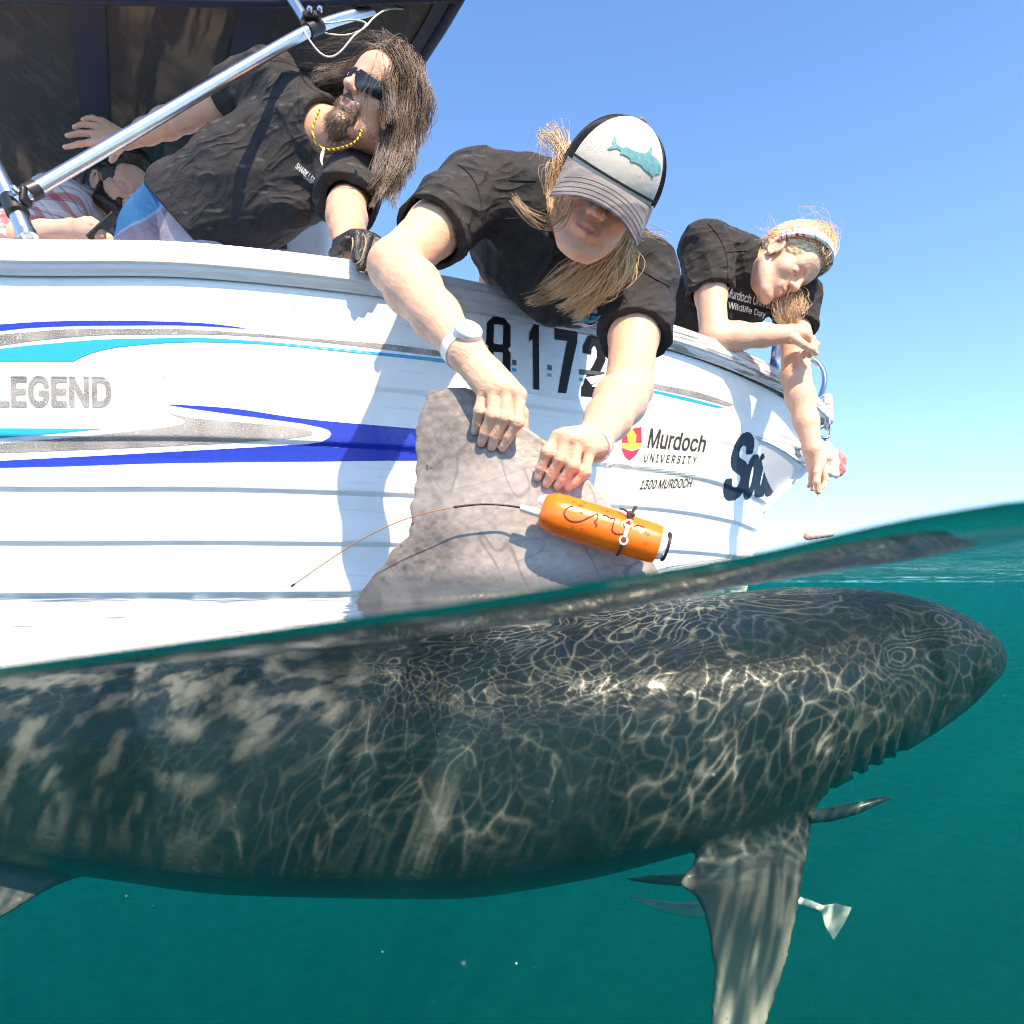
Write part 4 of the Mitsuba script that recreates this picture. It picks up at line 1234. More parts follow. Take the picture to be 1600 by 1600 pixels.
U, Tt = np.linspace(-1, 1, 60), np.linspace(0, 1, 16)
top = np.array([[brim(u, t) for u in U] for t in Tt]); bot = np.array([[brim(u, t, -.0035) for u in U] for t in Tt])
rim_ = np.array([top[-1], bot[-1]])
bm = cat(*[quads(HO + g @ HR.T) for g in (top[:, ::-1], bot, rim_)])
add('person__cap__brim', bm, 'brim_cotton', 40)
mat('stitch', (.10, .094, .098), .9)
for t in (.60, .72, .84, .94):
    w = (t - .05) / .95
    c = np.array([brim(u * (.70 + .30 * t), t, .0006) for u in np.linspace(-1, 1, 60)])
    add('person__cap__brim_stitch', tube(HO + c @ HR.T, .0005, 5, False), 'stitch', True)
mat('trim_black', (.012, .012, .014), .7)
c = np.array([cap_pt(a, .035) * 1.028 for a in np.linspace(-fr, fr, 50)])
add('person__cap__cord', tube(HO + c @ HR.T, .0020, 8), 'trim_black', True)
# printed shark on the cap front
capm = quads(Vo[:, ::-1]); CI = trimesh.ray.ray_pyembree.RayMeshIntersector(capm)
mat('teal_print', proc(lambda p, n, uv: mix((.06, .22, .27), (.20, .42, .44), mikit.fbm(p.x * 160 + p.z * 60, p.y * 100, p.z * 160))), .8)
z6 = lambda x, y: (820 + x / 6.154, 130 + y / 6.154)
sharkp = [(865, 505), (880, 560), (885, 590), (940, 630), (985, 612), (1015, 640), (1090, 670), (1160, 680), (1195, 640), (1212, 603), (1218, 650), (1212, 690), (1262, 730), (1300, 785), (1306, 835), (1298, 865), (1240, 880), (1228, 912), (1210, 880), (1150, 835), (1110, 790), (1060, 765), (1020, 760), (1010, 725), (950, 690), (915, 685), (925, 655), (885, 630), (820, 645), (790, 635), (850, 605), (845, 555)]
P, f = flat2(Polygon([z6(*p) for p in sharkp]).buffer(0), 4)
sticker('person__cap__print', P, f, 'teal_print', .0014, capm, CI)
lab('person__cap__print', 'teal shark printed on the cap front')
mat('lens_dark', (.008, .006, .010), .08, specular=.8)
add('person__sunglasses', cat(tube([HO + HR @ np.array([x, .093 - 8 * x * x, -.003]) for x in np.linspace(-.068, .068, 24)], .013, 12)), 'lens_dark', True)
# hair: locks by the cheek, the tail swept under the chin, stray hairs
hl = lambda l, Y: [at(x, y, Y) for x, y in l]
back = [HO + HR @ np.array(p) for p in ([.070, -.03, .03], [.074, -.01, .01], [.072, .015, .0], [.066, -.05, -.02])]
hs = [strands(back, hl([(868, 330), (880, 300), (872, 350), (862, 300)], 1.12), 110, sag=-.008, wave=.006, spread=.010, seed=2, clump=7, mid=hl([(878, 250), (884, 250), (880, 285), (868, 262)], 1.13)),
      strands(back, hl([(838, 222), (850, 240), (862, 236)], 1.16), 34, wave=.010, spread=.012, seed=3, mid=hl([(860, 205), (868, 212)], 1.15)),
      strands(back, hl([(872, 320), (874, 350)], 1.10), 24, wave=.005, spread=.008, seed=5)]
bl = [HO + HR @ np.array(p) for p in ([-.070, .0, -.02], [-.072, -.03, -.03], [-.05, -.06, -.05], [-.03, -.07, -.06])]
hs += [strands(bl, hl([(826, 456), (850, 470), (880, 478), (905, 482), (925, 472)], 1.26), 190, (.0017, .0006), wave=.010, spread=.017, seed=6, clump=9, sag=.0, mid=hl([(930, 405), (945, 420), (958, 425), (975, 420)], 1.20), seg=16),
       strands(bl, hl([(985, 430), (1000, 400), (960, 440)], 1.2), 60, wave=.006, spread=.012, seed=7, clump=5),
       strands(bl, hl([(1040, 372), (1030, 358)], 1.28), 8, wave=.008, spread=.01, seed=8),
       strands([HO + HR @ np.array([.060, .03, .0])], hl([(806, 312), (800, 306)], 1.10), 9, (.0010, .0005), wave=.003, spread=.004, seed=9, mid=hl([(866, 350)], 1.08), seg=18)]
add('person__hair', cat(*hs), 'blonde_hair', True)
hc = Sdf().el(HO + HR @ np.array([0, -.055, .0]), (.072, .06, .070), HR).mesh(.004)
add('person__hair_under', hc, 'blonde_hair', True)
c = [neck + HR @ np.array([math.sin(a) * .068, .020 + math.cos(a) * .058, .022 - .012 * math.cos(a)]) for a in np.linspace(-2.2, 2.2, 40)]
add('person__necklace', tube(c, .0013, 6), 'trim_black', True)
# watch and wristband
mat('white_rubber', (.78, .74, .72), .45, specular=.4)
ax = norm(WR - ER); sd = norm(np.cross(ax, [0, 1, 0.])); dp = np.cross(ax, sd)
ring = [WR - ax * .012 + sd * .0305 * math.cos(a) + dp * .0285 * math.sin(a) for a in np.linspace(0, 2 * math.pi, 40)]
def strap(P, ax, w, t):
    P = np.array(P); c = P.mean(0); o = norm(P - c)
    V = np.stack([P - ax * w / 2 + o * -.001, P - ax * w / 2 + o * t, P + ax * w / 2 + o * t, P + ax * w / 2 - o * .001], 0)
    return quads(V)


wf = WR - ax * .012 + norm(np.array([.30, -.75, .55])) * .034
R_ = frame(norm(np.array([.30, -.75, .55])), ax)
add('person__watch', cat(strap(ring, ax, .020, .003)), 'white_rubber', 40)
add('person__watch__case', Sdf().rc(wf - R_[:, 1] * .002, wf - R_[:, 1] * .001, .0215, .0215).plane(wf + R_[:, 1] * .006, R_[:, 1], .004).plane(wf - R_[:, 1] * .008, -R_[:, 1], .002).mesh(.0018), 'white_rubber', True)
ax = norm(WL - EL); sd = norm(np.cross(ax, [0, 1, 0.])); dp = np.cross(ax, sd)
add('person__wristband', tube([WL + ax * .012 + sd * .0305 * math.cos(a) + dp * .0265 * math.sin(a) for a in np.linspace(0, 2 * math.pi, 40)], .0022, 7), 'white_rubber', True)
# ------------------------------------------------------------------ the long-haired man behind the gunwale
bk = lambda x, y, Y: at(x, y, Y + .09)
m1 = Body()
SR, SL = bk(424, 130, 1.66), bk(558, 264, 1.72)
ER, WR = bk(287, 182, 1.80), bk(196, 219, 1.93)
EL, WL = at(541, 325, 1.62), at(544, 384, 1.415)
HR = head_frame(12, -21, 34); HO = from_nose(540, 126, 1.53, HR, 1.06)
neck = bk(508, 208, 1.64)
sv = SL - SR
m1.S.seg(bk(480, 230, 1.70), bk(392, 290, 1.74), sv, (.160, .102), (.152, .105), .03)
m1.S.seg(bk(392, 290, 1.74), bk(308, 340, 1.80), sv, (.148, .107), (.155, .115), .03)
m1.S.rc(SR, neck, .056, .055, .04).rc(SL, neck, .056, .055, .04)
hip = bk(284, 352, 1.84)
m1.S.chain([hip + [-.07, .03, -.02], hip + [-.10, -.06, -.42], hip + [-.10, .05, -.80]], [.10, .065, .045], .03).chain([hip + [.10, .02, -.02], hip + [.13, -.08, -.42], hip + [.13, .04, -.80]], [.10, .065, .045], .03)
m1.arm(SR, ER, WR, (.060, .050, .043, .044, .029))
m1.arm(SL, EL, WL, (.060, .052, .046, .047, .031))
m1.head(HO, HR, 1.06, neck, nose=1.1, jaw=1.15, closed=False, lips=(.52, .24, .20), brow=(.22, .15, .10), neck_r=.062)
Yh = 1.95
FH = [PX([(140, 223), (124, 225), (112, 228), (101, 230)], (2.02, 2.015, 2.01, 2.005)), PX([(143, 209), (126, 208), (115, 210), (105, 212)], (2.03, 2.025, 2.02, 2.015)),
      PX([(150, 197), (134, 194), (125, 195), (116, 199)], (2.045, 2.04, 2.035, 2.03)), PX([(160, 189), (145, 184), (137, 184), (129, 187)], (2.06, 2.058, 2.055, 2.05))]
m1.hand(WR, FH, FH[0][0] - FH[3][0], .0092, [at(188, 228, 1.92), bk(180, 240, 1.90), bk(177, 246, 1.89), bk(174, 251, 1.885)], back=[0, -1, .3])
m1.dab(HO + HR @ np.array([0, .085, .07]), .05, (.66, .36, .27), .5)
m1.build('person_001__body', .0034, TAN, 'skin', seed=4, spots=.2)
lab('person_001', 'long-haired bearded man in sunglasses and charcoal shirt, gloved hand on the gunwale', 'person')
sh = Sdf()
for fn in m1.S.ops[:4]:
    sh.ops.append(('u', (lambda g: (lambda P: g(P) - .013))(fn[1]), fn[2], fn[3] + .013, .035))
sh.sleeve(SR, ER, .46, .070, .064).sleeve(SL, EL, .86, .078, .074, tilt=(0, 0, -.5))
sh.rc(bk(455, 325, 1.70), bk(385, 355, 1.76), .035, .05, .06)


def fold_m1(P, d):
    w = meshkit.fbm(P * 4, 2, 13)
    f = .022 * fold(P + .04 * np.sin(P[:, [1, 2, 0]] * 9), [.75, .1, .55], 8, 14, 2.2) + .012 * fold(P + .02 * np.sin(P[:, [2, 0, 1]] * 15), [.2, .1, -.9], 15, 18, 2.)
    return d - f * (.15 + w) + .006


sh.f(fold_m1)
sh.plane(at(268, 337, 1.74), np.array([-.70, .0, -.62]), .004)
sh.put('s', lambda P: np.linalg.norm(P - (neck + .035 * norm(HO - neck) + np.array([.0, -.025, -.012])), axis=1) - .073, neck, .08, .012)
shm = split_shells(sh.mesh(.004))
add('person_001__shirt', shm, 'charcoal_cotton', True)
surf_text('SHARK LAB', shm, [(461, 262), (489, 287), (494, 279), (466, 254)], 'white_print', 'person_001__shirt__print')
surf_text('Cape Town', shm, [(473, 277), (485, 288), (487, 284), (475, 273)], 'white_print', 'person_001__shirt__print', bold=False)
for px in ([(470, 118), (466, 140), (466, 160), (470, 190)], [(486, 212), (488, 240), (488, 262)], [(505, 268), (504, 290), (498, 320)]):
    it = trimesh.ray.ray_pyembree.RayMeshIntersector(shm)
    P = drape(spline(np.array(px, float), 26), .0012, shm, it)
    if len(P) > 4:
        add('person_001__shirt__seam', tube(P, .0014, 6), 'black_cotton', True)
# board shorts
st = Sdf()
st.seg(bk(306, 341, 1.81), hip + [0, .02, -.05], sv, (.161, .121), (.172, .128), .03)
st.chain([hip + [-.07, .03, -.02], hip + [-.10, -.06, -.42]], [.118, .095], .03).chain([hip + [.10, .02, -.02], hip + [.13, -.08, -.42]], [.118, .095], .03)
st.f(lambda P, d: d - .007 * fold(P, [.4, .1, -.8], 10, 24, 2.))


def short_col(p, n, uv):
    u = p.x * .78 - p.z * .62
    w = mikit.noise(p.x * 700, p.y * 40, p.z * 160) * .35 + mikit.noise(p.x * 90, p.y * 40, p.z * 900) * .35
    c = mix((.30, .28, .36), (.55, .52, .58), w)
    swirl = dr.sin((p.z * 26 + dr.sin(p.x * 22) * 1.6)) 
    c = mix(c, (.13, .13, .20), smoothstep(.55, .70, swirl) * .8)
    c = mix(c, (.09, .09, .16), smoothstep(-1.0, -1.012, p.x))
    blue = smoothstep(1.035, 1.05, p.z - (p.x + .97) * .25)
    c = mix(c, (.22, .42, .66), blue)
    return mix(c, (.03, .12, .28), blue * smoothstep(-.985, -1.0, p.x))


bumped('shorts_cloth', proc(short_col), .8, weave, .0010, 5e-4, specular=.2)
add('person_001__shorts', split_shells(st.mesh(.005)), 'shorts_cloth', True)
# sunglasses: two wrapped lenses, bridge and arms
k = 1.06
gl = lambda x, y, z: HO + HR @ (np.array([x, y, z]) * k)
for sx in (-1, 1):
    rows = []
    for t in np.linspace(0, 1, 14):
        x = (.006 + .062 * t) * sx
        y = .107 - 7.6 * (abs(x) ** 2) - (.006 if t > .9 else 0)
        h0, h1 = .020 - .004 * t, -.020 + .012 * (abs(t - .4) * 1.6) ** 2
        rows.append([gl(x, y + .004 * math.sin(math.pi * s), h1 + (h0 - h1) * s) for s in np.linspace(0, 1, 8)])
    V = np.array(rows)
    m = quads(V); inn = quads(np.array(rows)[:, ::-1] - HR[:, 1] * .002)
    add('person_001__sunglasses_lens', cat(m, inn), 'lens_dark', True)
    add('person_001__sunglasses_arm', tube([gl(.066 * sx, .074, .014), gl(.078 * sx, .040, .014), gl(.080 * sx, .0, .012)], [.004, .0032, .0025], 8), 'lens_dark', True)
add('person_001__sunglasses_bridge', tube([gl(x, .107 - 7.6 * x * x, .010) for x in np.linspace(-.012, .012, 9)], .0034, 8), 'lens_dark', True)
# beard: a close volume with short hairs over it
L = m1.L
bd = Sdf()
bd.rc(L(-.045, .036, -.074), L(0, .080, -.106), .013, .024, .02).rc(L(.045, .036, -.074), L(0, .080, -.106), .013, .024, .02)
bd.rc(L(0, .080, -.106), L(0, .074, -.130), .024, .016, .02)
bd.rc(L(-.026, .082, -.049), L(0, .0935, -.044), .0068, .0076, .008).rc(L(.026, .082, -.049), L(0, .0935, -.044), .0068, .0076, .008)
bd.rc(L(-.029, .079, -.052), L(-.026, .078, -.085), .009, .014, .01).rc(L(.029, .079, -.052), L(.026, .078, -.085), .009, .014, .01)
bd.el(L(0, .084, -.080), (.012, .010, .008), HR, .008)
bd.el(L(0, .096, -.0585), (.017, .02, .0075), HR, .004, 's')
bd.f(lambda P, d: d + .004 * (meshkit.fbm(P * 240, 2, 5) - .35))
bm_ = split_shells(bd.mesh(.0024))
add('person_001__beard', bm_, 'beard_hair', True)
rs = np.random.RandomState(11)
fi = rs.choice(len(bm_.faces), 900, p=bm_.area_faces / bm_.area)
P0 = bm_.triangles_center[fi]; N0 = bm_.face_normals[fi]
hs = []
for p0, n0 in zip(P0, N0):
    if (p0 - HO) @ HR[:, 1] < .03:
        continue
    d = norm(n0 * .45 - HR[:, 2] * .9 + rs.randn(3) * .25)
    q = np.array([p0 - n0 * .001, p0 + d * .006, p0 + d * .013 + n0 * .001 - HR[:, 2] * .002])
    hs.append(tube(q, [.0006, .0005, .0002], 3, False))
add('person_001__beard__hairs', cat(*hs), 'beard_hair', True)
# hair
hc = Sdf().el(HO + HR @ np.array([0, -.018, .046]), (.086, .112, .092), HR).el(HO + HR @ np.array([-.03, -.075, -.03]), (.07, .05, .09), HR, .04)
hc.el(HO + HR @ np.array([0, .100, .018]), (.060, .060, .068), HR, .012, 's')
add('person_001__hair_under', hc.mesh(.004), 'brown_hair', True)
part = [HO + HR @ np.array(p) for p in ([.012, .080, .098], [.012, .045, .120], [.010, .0, .134], [.008, -.05, .125])]
lf = [HO + HR @ np.array(p) for p in ([.060, .055, .075], [.074, .02, .08], [.076, -.03, .07], [.06, -.08, .06])]
rt = [HO + HR @ np.array(p) for p in ([-.060, .062, .085], [-.082, .025, .085], [-.088, -.02, .08], [-.07, -.075, .07])]
hs = [strands(part, hl([(470, 150), (455, 118), (448, 104), (480, 122), (505, 150)], 1.745), 300, (.0017, .0007), wave=.008, spread=.014, seed=21, clump=12, mid=lf, seg=16),
      strands(part, hl([(588, 250), (600, 300), (622, 296), (645, 240), (655, 200), (640, 160)], 1.625), 620, (.0018, .0007), wave=.009, spread=.018, seed=22, clump=26, mid=hl([(612, 110), (630, 118), (642, 116), (650, 114)], 1.575), seg=18),
      strands(part, hl([(610, 200), (640, 220), (655, 150), (660, 120)], 1.645), 260, (.0018, .0007), wave=.006, spread=.014, seed=29, clump=14, mid=hl([(628, 92), (640, 96), (648, 100)], 1.625), seg=18),
      strands(hl([(610, 150), (625, 160), (640, 170)], 1.625), hl([(580, 310), (592, 318), (600, 300), (620, 312)], 1.605), 190, (.0016, .0006), wave=.010, spread=.016, seed=23, clump=9, mid=hl([(612, 225), (625, 230), (635, 235)], 1.615), seg=18),
      strands(part, hl([(540, 205), (556, 190), (572, 195)], 1.555), 9, (.0008, .0004), wave=.006, spread=.012, seed=24, mid=hl([(585, 112), (592, 120)], 1.540), seg=16),
      strands(part, hl([(606, 190), (616, 195), (624, 170)], 1.565), 130, (.0016, .0007), wave=.006, spread=.012, seed=25, clump=9, mid=hl([(604, 105), (612, 112)], 1.555), seg=16),
      strands(part, [HO + HR @ np.array(q) for q in ([.085, -.03, .02], [.08, -.06, .0], [.05, -.10, .0])], 260, (.0017, .0008), wave=.004, spread=.012, seed=27, clump=10, mid=lf),
      strands(part, [HO + HR @ np.array(q) for q in ([-.088, -.01, .0], [-.08, -.06, .0], [-.05, -.10, .0])], 260, (.0017, .0008), wave=.004, spread=.012, seed=28, clump=10, mid=rt),
      strands(part, hl([(520, 60), (470, 90), (560, 52), (640, 70)], 1.665), 24, (.0009, .0004), wave=.010, spread=.010, seed=26, mid=hl([(560, 66), (590, 60), (600, 58)], 1.645))]
add('person_001__hair', cat(*hs), 'brown_hair', True)
# necklace with a white tooth
mat('yellow_rope', proc(lambda p, n, uv: mix((.70, .42, .02), (.03, .02, .01), smoothstep(.60, .72, dr.sin((p.x + p.z * .6) * 520) * .5 + .5))), .6)
nk = spline([at(499, 172, 1.575), at(490, 195, 1.560), at(489, 212, 1.550), at(496, 226, 1.540), at(508, 233, 1.530), at(524, 233, 1.525), at(540, 229, 1.520), at(553, 223, 1.515), at(561, 214, 1.515), at(562, 204, 1.535)], 60)
add('person_001__necklace', tube(nk, .0030, 8), 'yellow_rope', True)
add('person_001__necklace__pendant', tube(spline([at(506, 231, 1.522), at(503, 243, 1.520), at(502, 250, 1.517), at(504, 258, 1.515)], 12), [.0028] * 3 + [.0040] * 5 + [.003, .0025, .002, .001], 8), 'white_rubber', True)
# glove
gv = Body()
GF = [PX([(551, 369), (559, 367), (557, 389), (556, 406)], (1.375, 1.335, 1.318, 1.318)), PX([(566, 369), (575, 372), (569, 398), (563, 420)], (1.38, 1.34, 1.322, 1.322)),
      PX([(580, 374), (589, 379), (583, 402), (576, 424)], (1.388, 1.35, 1.332, 1.332)), PX([(590, 380), (600, 387), (595, 408), (588, 424)], (1.396, 1.36, 1.342, 1.342))]
gv.hand(at(544, 386, 1.41), GF, GF[0][0] - GF[3][0], .0108, [at(524, 397, 1.40), at(529, 390, 1.372), at(535, 381, 1.355), at(541, 374, 1.345)], wr=(.034, .03))
gm = split_shells(gv.S.mesh(.0028))


def glove_col(p, n, uv):
    spark = smoothstep(.72, .80, mikit.noise(p.x * 900, p.y * 900, p.z * 900))
    return mix((.012, .011, .013), (.30, .28, .30), spark * smoothstep(.2, .6, mikit.fbm(p.x * 40, p.y * 40, p.z * 40)))


bumped('glove_rubber', proc(glove_col), .33, lambda p, n, uv: mikit.noise(p.x * 600, p.y * 600, p.z * 600), .0012, 4e-4, specular=.6)
mat('tan_piping', (.38, .27, .18), .7)
add('person_001__glove', gm, 'glove_rubber', True)
gi = trimesh.ray.ray_pyembree.RayMeshIntersector(gm)
for px in ([(551, 372), (551, 388), (549, 402), (551, 411), (560, 411), (566, 402), (570, 388), (572, 376), (567, 366)], [(586, 380), (584, 396), (578, 412), (571, 424), (562, 424)]):
    P = drape(spline(np.array(px, float), 40), .0008, gm, gi)
    if len(P) > 5:
        add('person_001__glove__piping', tube(P, .0017, 6), 'tan_piping', True)
# ------------------------------------------------------------------ the second woman, at the bow
w2 = Body()
SR, SL = at(1104, 384, 2.0), at(1243, 462, 2.12)
ER, WR = at(1116, 527, 1.925), at(1238, 522, 1.93)
EL, WL = at(1243, 588, 1.99), at(1270, 702, 1.945)
HR = frame([.36, -.50, -.79], [.83, -.21, .46]); HO = from_nose(1246, 453, 1.94, HR, .97)
neck = at(1170, 413, 2.09)
sv = SL - SR
w2.S.seg(at(1165, 428, 2.10), at(1115, 478, 2.2), sv, (.150, .100), (.14, .10), .03)
w2.S.seg(at(1115, 478, 2.2), at(1055, 535, 2.36), sv, (.135, .10), (.15, .115), .03)
w2.S.rc(SR, neck, .050, .045, .04).rc(SL, neck, .050, .045, .04)
hip = at(1055, 540, 2.38)
w2.S.chain([hip, hip + [-.07, -.12, -.38], hip + [-.08, .05, -.68]], [.10, .06, .045], .03).chain([hip, hip + [.09, -.08, -.38], hip + [.08, .08, -.68]], [.10, .06, .045], .03)
w2.arm(SR, ER, WR, (.053, .045, .041, .041, .026))
w2.arm(SL, EL, WL, (.052, .045, .041, .041, .0265))
w2.head(HO, HR, .97, neck, jaw=1.0, neck_r=.05, brow=(.42, .27, .16), lips=(.55, .25, .22))
YF = 1.93
fist = [PX([(1258, 519), (1270, 529), (1268, 543), (1260, 541)], (1.915, 1.90, 1.895, 1.905)), PX([(1262, 523), (1276, 538), (1271, 551), (1262, 547)], (1.92, 1.905, 1.90, 1.91)),
        PX([(1262, 530), (1271, 545), (1264, 556), (1257, 550)], (1.93, 1.915, 1.91, 1.92)), PX([(1257, 535), (1261, 550), (1255, 558), (1250, 550)], (1.945, 1.93, 1.925, 1.93))]
w2.hand(WR, fist, fist[0][0] - fist[3][0], .0078, [at(1243, 530, 1.90), at(1256, 539, 1.885), at(1268, 545, 1.88), at(1275, 552, 1.885)])
lh = [PX([(1286, 735), (1291, 748), (1286, 760), (1279, 768)], (1.93, 1.92, 1.915, 1.915)), PX([(1281, 738), (1284, 752), (1281, 762), (1276, 768)], (1.945, 1.94, 1.935, 1.93)),
      PX([(1274, 738), (1275, 752), (1273, 762), (1269, 765)], (1.955, 1.95, 1.945, 1.94)), PX([(1267, 735), (1267, 748), (1266, 757), (1263, 760)], (1.96, 1.955, 1.95, 1.95))]
w2.hand(WL, lh, lh[0][0] - lh[3][0], .0076, [at(1282, 716, 1.93), at(1277, 738, 1.91), at(1276, 753, 1.905), at(1278, 768, 1.91)])
w2.build('person_002__body', .0034, (.72, .43, .30), 'skin', seed=7, spots=.35)
lab('person_002', 'blonde woman with patterned headband leaning over the bow, arm hanging down', 'person')
sh = Sdf()
for fn in w2.S.ops[:4]:
    sh.ops.append(('u', (lambda g: (lambda P: g(P) - .012))(fn[1]), fn[2], fn[3] + .012, .035))
hemR, hemL = at(1100, 456, 1.96), at(1246, 508, 2.06)
sh.sleeve(SR, ER, .52, .068, .068, tilt=(.1, 0, 0)).sleeve(SL, EL, .42, .064, .062)
sh.rc(at(1160, 470, 2.10), at(1120, 510, 2.14), .05, .05, .06)
sh.f(lambda P, d: d - (.018 * fold(P + .03 * np.sin(P[:, [1, 2, 0]] * 11), [.3, .1, -.8], 12, 34, 2.2) + .009 * fold(P, [.8, .1, .5], 22, 38, 2.)) * (.15 + meshkit.fbm(P * 5, 2, 33)) + .006)
sh.put('s', lambda P: np.linalg.norm(P - (neck + .030 * norm(HO - neck) + np.array([.01, -.03, -.016])), axis=1) - .064, neck, .07, .012)
shm = split_shells(sh.mesh(.004))
add('person_002__shirt', shm, 'faded_cotton', True)
surf_text('Murdoch Univers', shm, [(1134, 464), (1208, 484), (1210, 472), (1138, 448)], 'white_print', 'person_002__shirt__print')
surf_text('Wildlife Day', shm, [(1137, 484), (1195, 498), (1197, 486), (1139, 471)], 'white_print', 'person_002__shirt__print')
it = trimesh.ray.ray_pyembree.RayMeshIntersector(shm)
for px in ([(1132, 394), (1166, 391)], [(1106, 350), (1124, 372), (1134, 395), (1137, 430), (1136, 462)]):
    P = drape(spline(np.array(px, float), 26), .0012, shm, it)
    if len(P) > 4:
        add('person_002__shirt__seam', tube(P, .0016, 6), 'black_cotton', True)
# hair: swept back volume, side hair, tail under the chin, headband
L = w2.L
hv = Sdf().el(L(0, -.022, .052), (.085, .102, .098), HR).el(L(0, .0, .112), (.066, .064, .046), HR, .04)
hv.el(L(0, .100, .000), (.076, .054, .078), HR, .012, 's')
hv.rc(L(.080, .0, -.03), L(.085, -.002, .010), .022, .020, .008, 's').rc(L(-.080, .0, -.03), L(-.085, -.002, .010), .022, .020, .008, 's')
hv.f(lambda P, d: d + .005 * (meshkit.fbm(((P - HO) @ HR) * [150, 13, 130], 2, 3) - .5))
hv.rc(L(0, -.10, -.075), L(0, -.02, -.075), .055, .05, .02, 's')


def swept_hair(p, n, uv):
    # pale sun-bleached top, darker brown where it is scraped back over the temple
    d = p - mi.Point3f(*[float(v) for v in HO])
    x, y, z = (d.x * float(HR[0, k]) + d.y * float(HR[1, k]) + d.z * float(HR[2, k]) for k in range(3))
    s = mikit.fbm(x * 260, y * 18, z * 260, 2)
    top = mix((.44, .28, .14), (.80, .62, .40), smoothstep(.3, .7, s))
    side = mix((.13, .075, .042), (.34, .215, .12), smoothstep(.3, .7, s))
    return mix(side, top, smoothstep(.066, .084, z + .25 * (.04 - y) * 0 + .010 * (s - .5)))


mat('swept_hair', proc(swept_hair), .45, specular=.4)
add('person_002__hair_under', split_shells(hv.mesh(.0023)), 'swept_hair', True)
top = [L(.050, .074, .088), L(.02, .088, .10), L(-.03, .086, .10), L(-.05, .07, .09)]
nap = [L(.06, -.085, .03), L(.02, -.108, .04), L(-.03, -.108, .04), L(-.06, -.085, .03)]
midt = [L(.074, -.005, .130), L(.028, .0, .170), L(-.03, .0, .170), L(-.07, -.005, .13)]
hs = [strands(top, nap, 70, (.0012, .0006), wave=.002, spread=.005, jit=.005, seed=31, clump=16, mid=midt, seg=16),
      strands(top, [L(.09, -.06, .15), L(.10, -.09, .12), L(.03, -.02, .185), L(-.03, .03, .18)], 14, (.0008, .0004), wave=.030, spread=.014, seed=33, mid=midt, seg=14),
      strands([L(.07, -.06, .02)], hl([(1182, 360), (1184, 372), (1186, 352), (1198, 340)], 1.97), 16, (.0008, .0004), wave=.024, spread=.010, seed=34, seg=14),
      strands(hl([(1236, 440), (1240, 445), (1232, 448)], 2.06), hl([(1214, 500), (1224, 508), (1236, 500), (1246, 480), (1230, 512)], 2.02), 230, (.0016, .0007), wave=.007, spread=.013, jit=.010, seed=36, clump=12, wl=(.03, .07), mid=hl([(1222, 472), (1236, 475), (1250, 470)], 2.0), seg=18)]
add('person_002__hair', cat(*hs), 'golden_hair', True)


def band_col(p, n, uv):
    d = p - mi.Point3f(*[float(v) for v in HO])
    x = d.x * float(HR[0, 0]) + d.y * float(HR[1, 0]) + d.z * float(HR[2, 0])
    z = d.x * float(HR[0, 1]) + d.y * float(HR[1, 1]) + d.z * float(HR[2, 1])
    w = d.x * float(HR[0, 2]) + d.y * float(HR[1, 2]) + d.z * float(HR[2, 2])
    u = (x - w) * 62.0; v = (z + w * .3) * 62.
    cu, cv = dr.floor(u), dr.floor(v)
    fu, fv = u - cu, v - cv
    tri = smoothstep(.0, .08, fv - dr.abs(fu - .5) * 1.7 - .18) * smoothstep(.92, .84, fv)
    r = mikit.cell_rand(cu, cv, 3.)
    c = mix(mix((.62, .03, .06), (.10, .46, .40), smoothstep(.40, .42, r)), mix((.03, .08, .16), (.75, .55, .30), smoothstep(.84, .86, r)), smoothstep(.66, .68, r))
    return mix((.74, .76, .74), c, tri)


bumped('headband_cloth', proc(band_col), .75, weave, .0008, 5e-4)
bp = []
for a in np.linspace(-2.05, 2.05, 50):
    c = np.array([math.sin(a) * .0905, .004 + math.cos(a) * .020 + .048 * math.cos(a), .026 + .098 * math.cos(a * .78)])
    bp.append(c)
bp = np.array(bp); tg = norm(np.gradient(bp, axis=0))
nrm = norm(bp - np.array([0, -.01, .03])); wd = norm(np.cross(tg, nrm))
rows = []
for w, o in ((-.016, -.004), (-.0145, .003), (-.008, .005), (0, .004), (.008, .005), (.0145, .003), (.016, -.004)):
    rows.append(HO + (bp + wd * w + nrm * (o + .004)) @ HR.T * 1.0)
add('person_002__headband', quads(np.array(rows)), 'headband_cloth', True)
# ------------------------------------------------------------------ the man in plaid, behind
m3 = Body()
SR, SL = at(92, 318, 2.20), at(160, 345, 2.62)
ER, WR = at(6, 374, 2.10), at(112, 358, 2.02)
HR = frame([.80, -.50, -.28], [.16, -.06, 1.]); HO = from_nose(212, 306, 2.26, HR, 1.02)
neck = at(150, 340, 2.40)
sv = SL - SR
m3.S.seg((SR + SL) / 2 + [0, 0, -.06], [-1.60, 2.46, .72], sv, (.17, .12), (.16, .13), .03)
m3.S.rc(SR, neck, .058, .055, .04).rc(SL, neck, .058, .055, .04)
m3.S.chain([[-1.6, 2.46, .68], [-1.36, 2.0, .62], [-1.3, 2.05, .16]], [.11, .075, .05], .03).chain([[-1.6, 2.56, .68], [-1.2, 2.3, .62], [-1.15, 2.35, .16]], [.11, .075, .05], .03)
m3.arm(SR, ER, WR, (.062, .054, .046, .046, .031))
m3.arm(SL, at(170, 430, 2.3), at(165, 378, 2.06), (.06, .05, .044, .044, .03))
m3.head(HO, HR, 1.02, neck, closed=False, brow=(.02, .014, .01), neck_r=.06, nose=1.08)
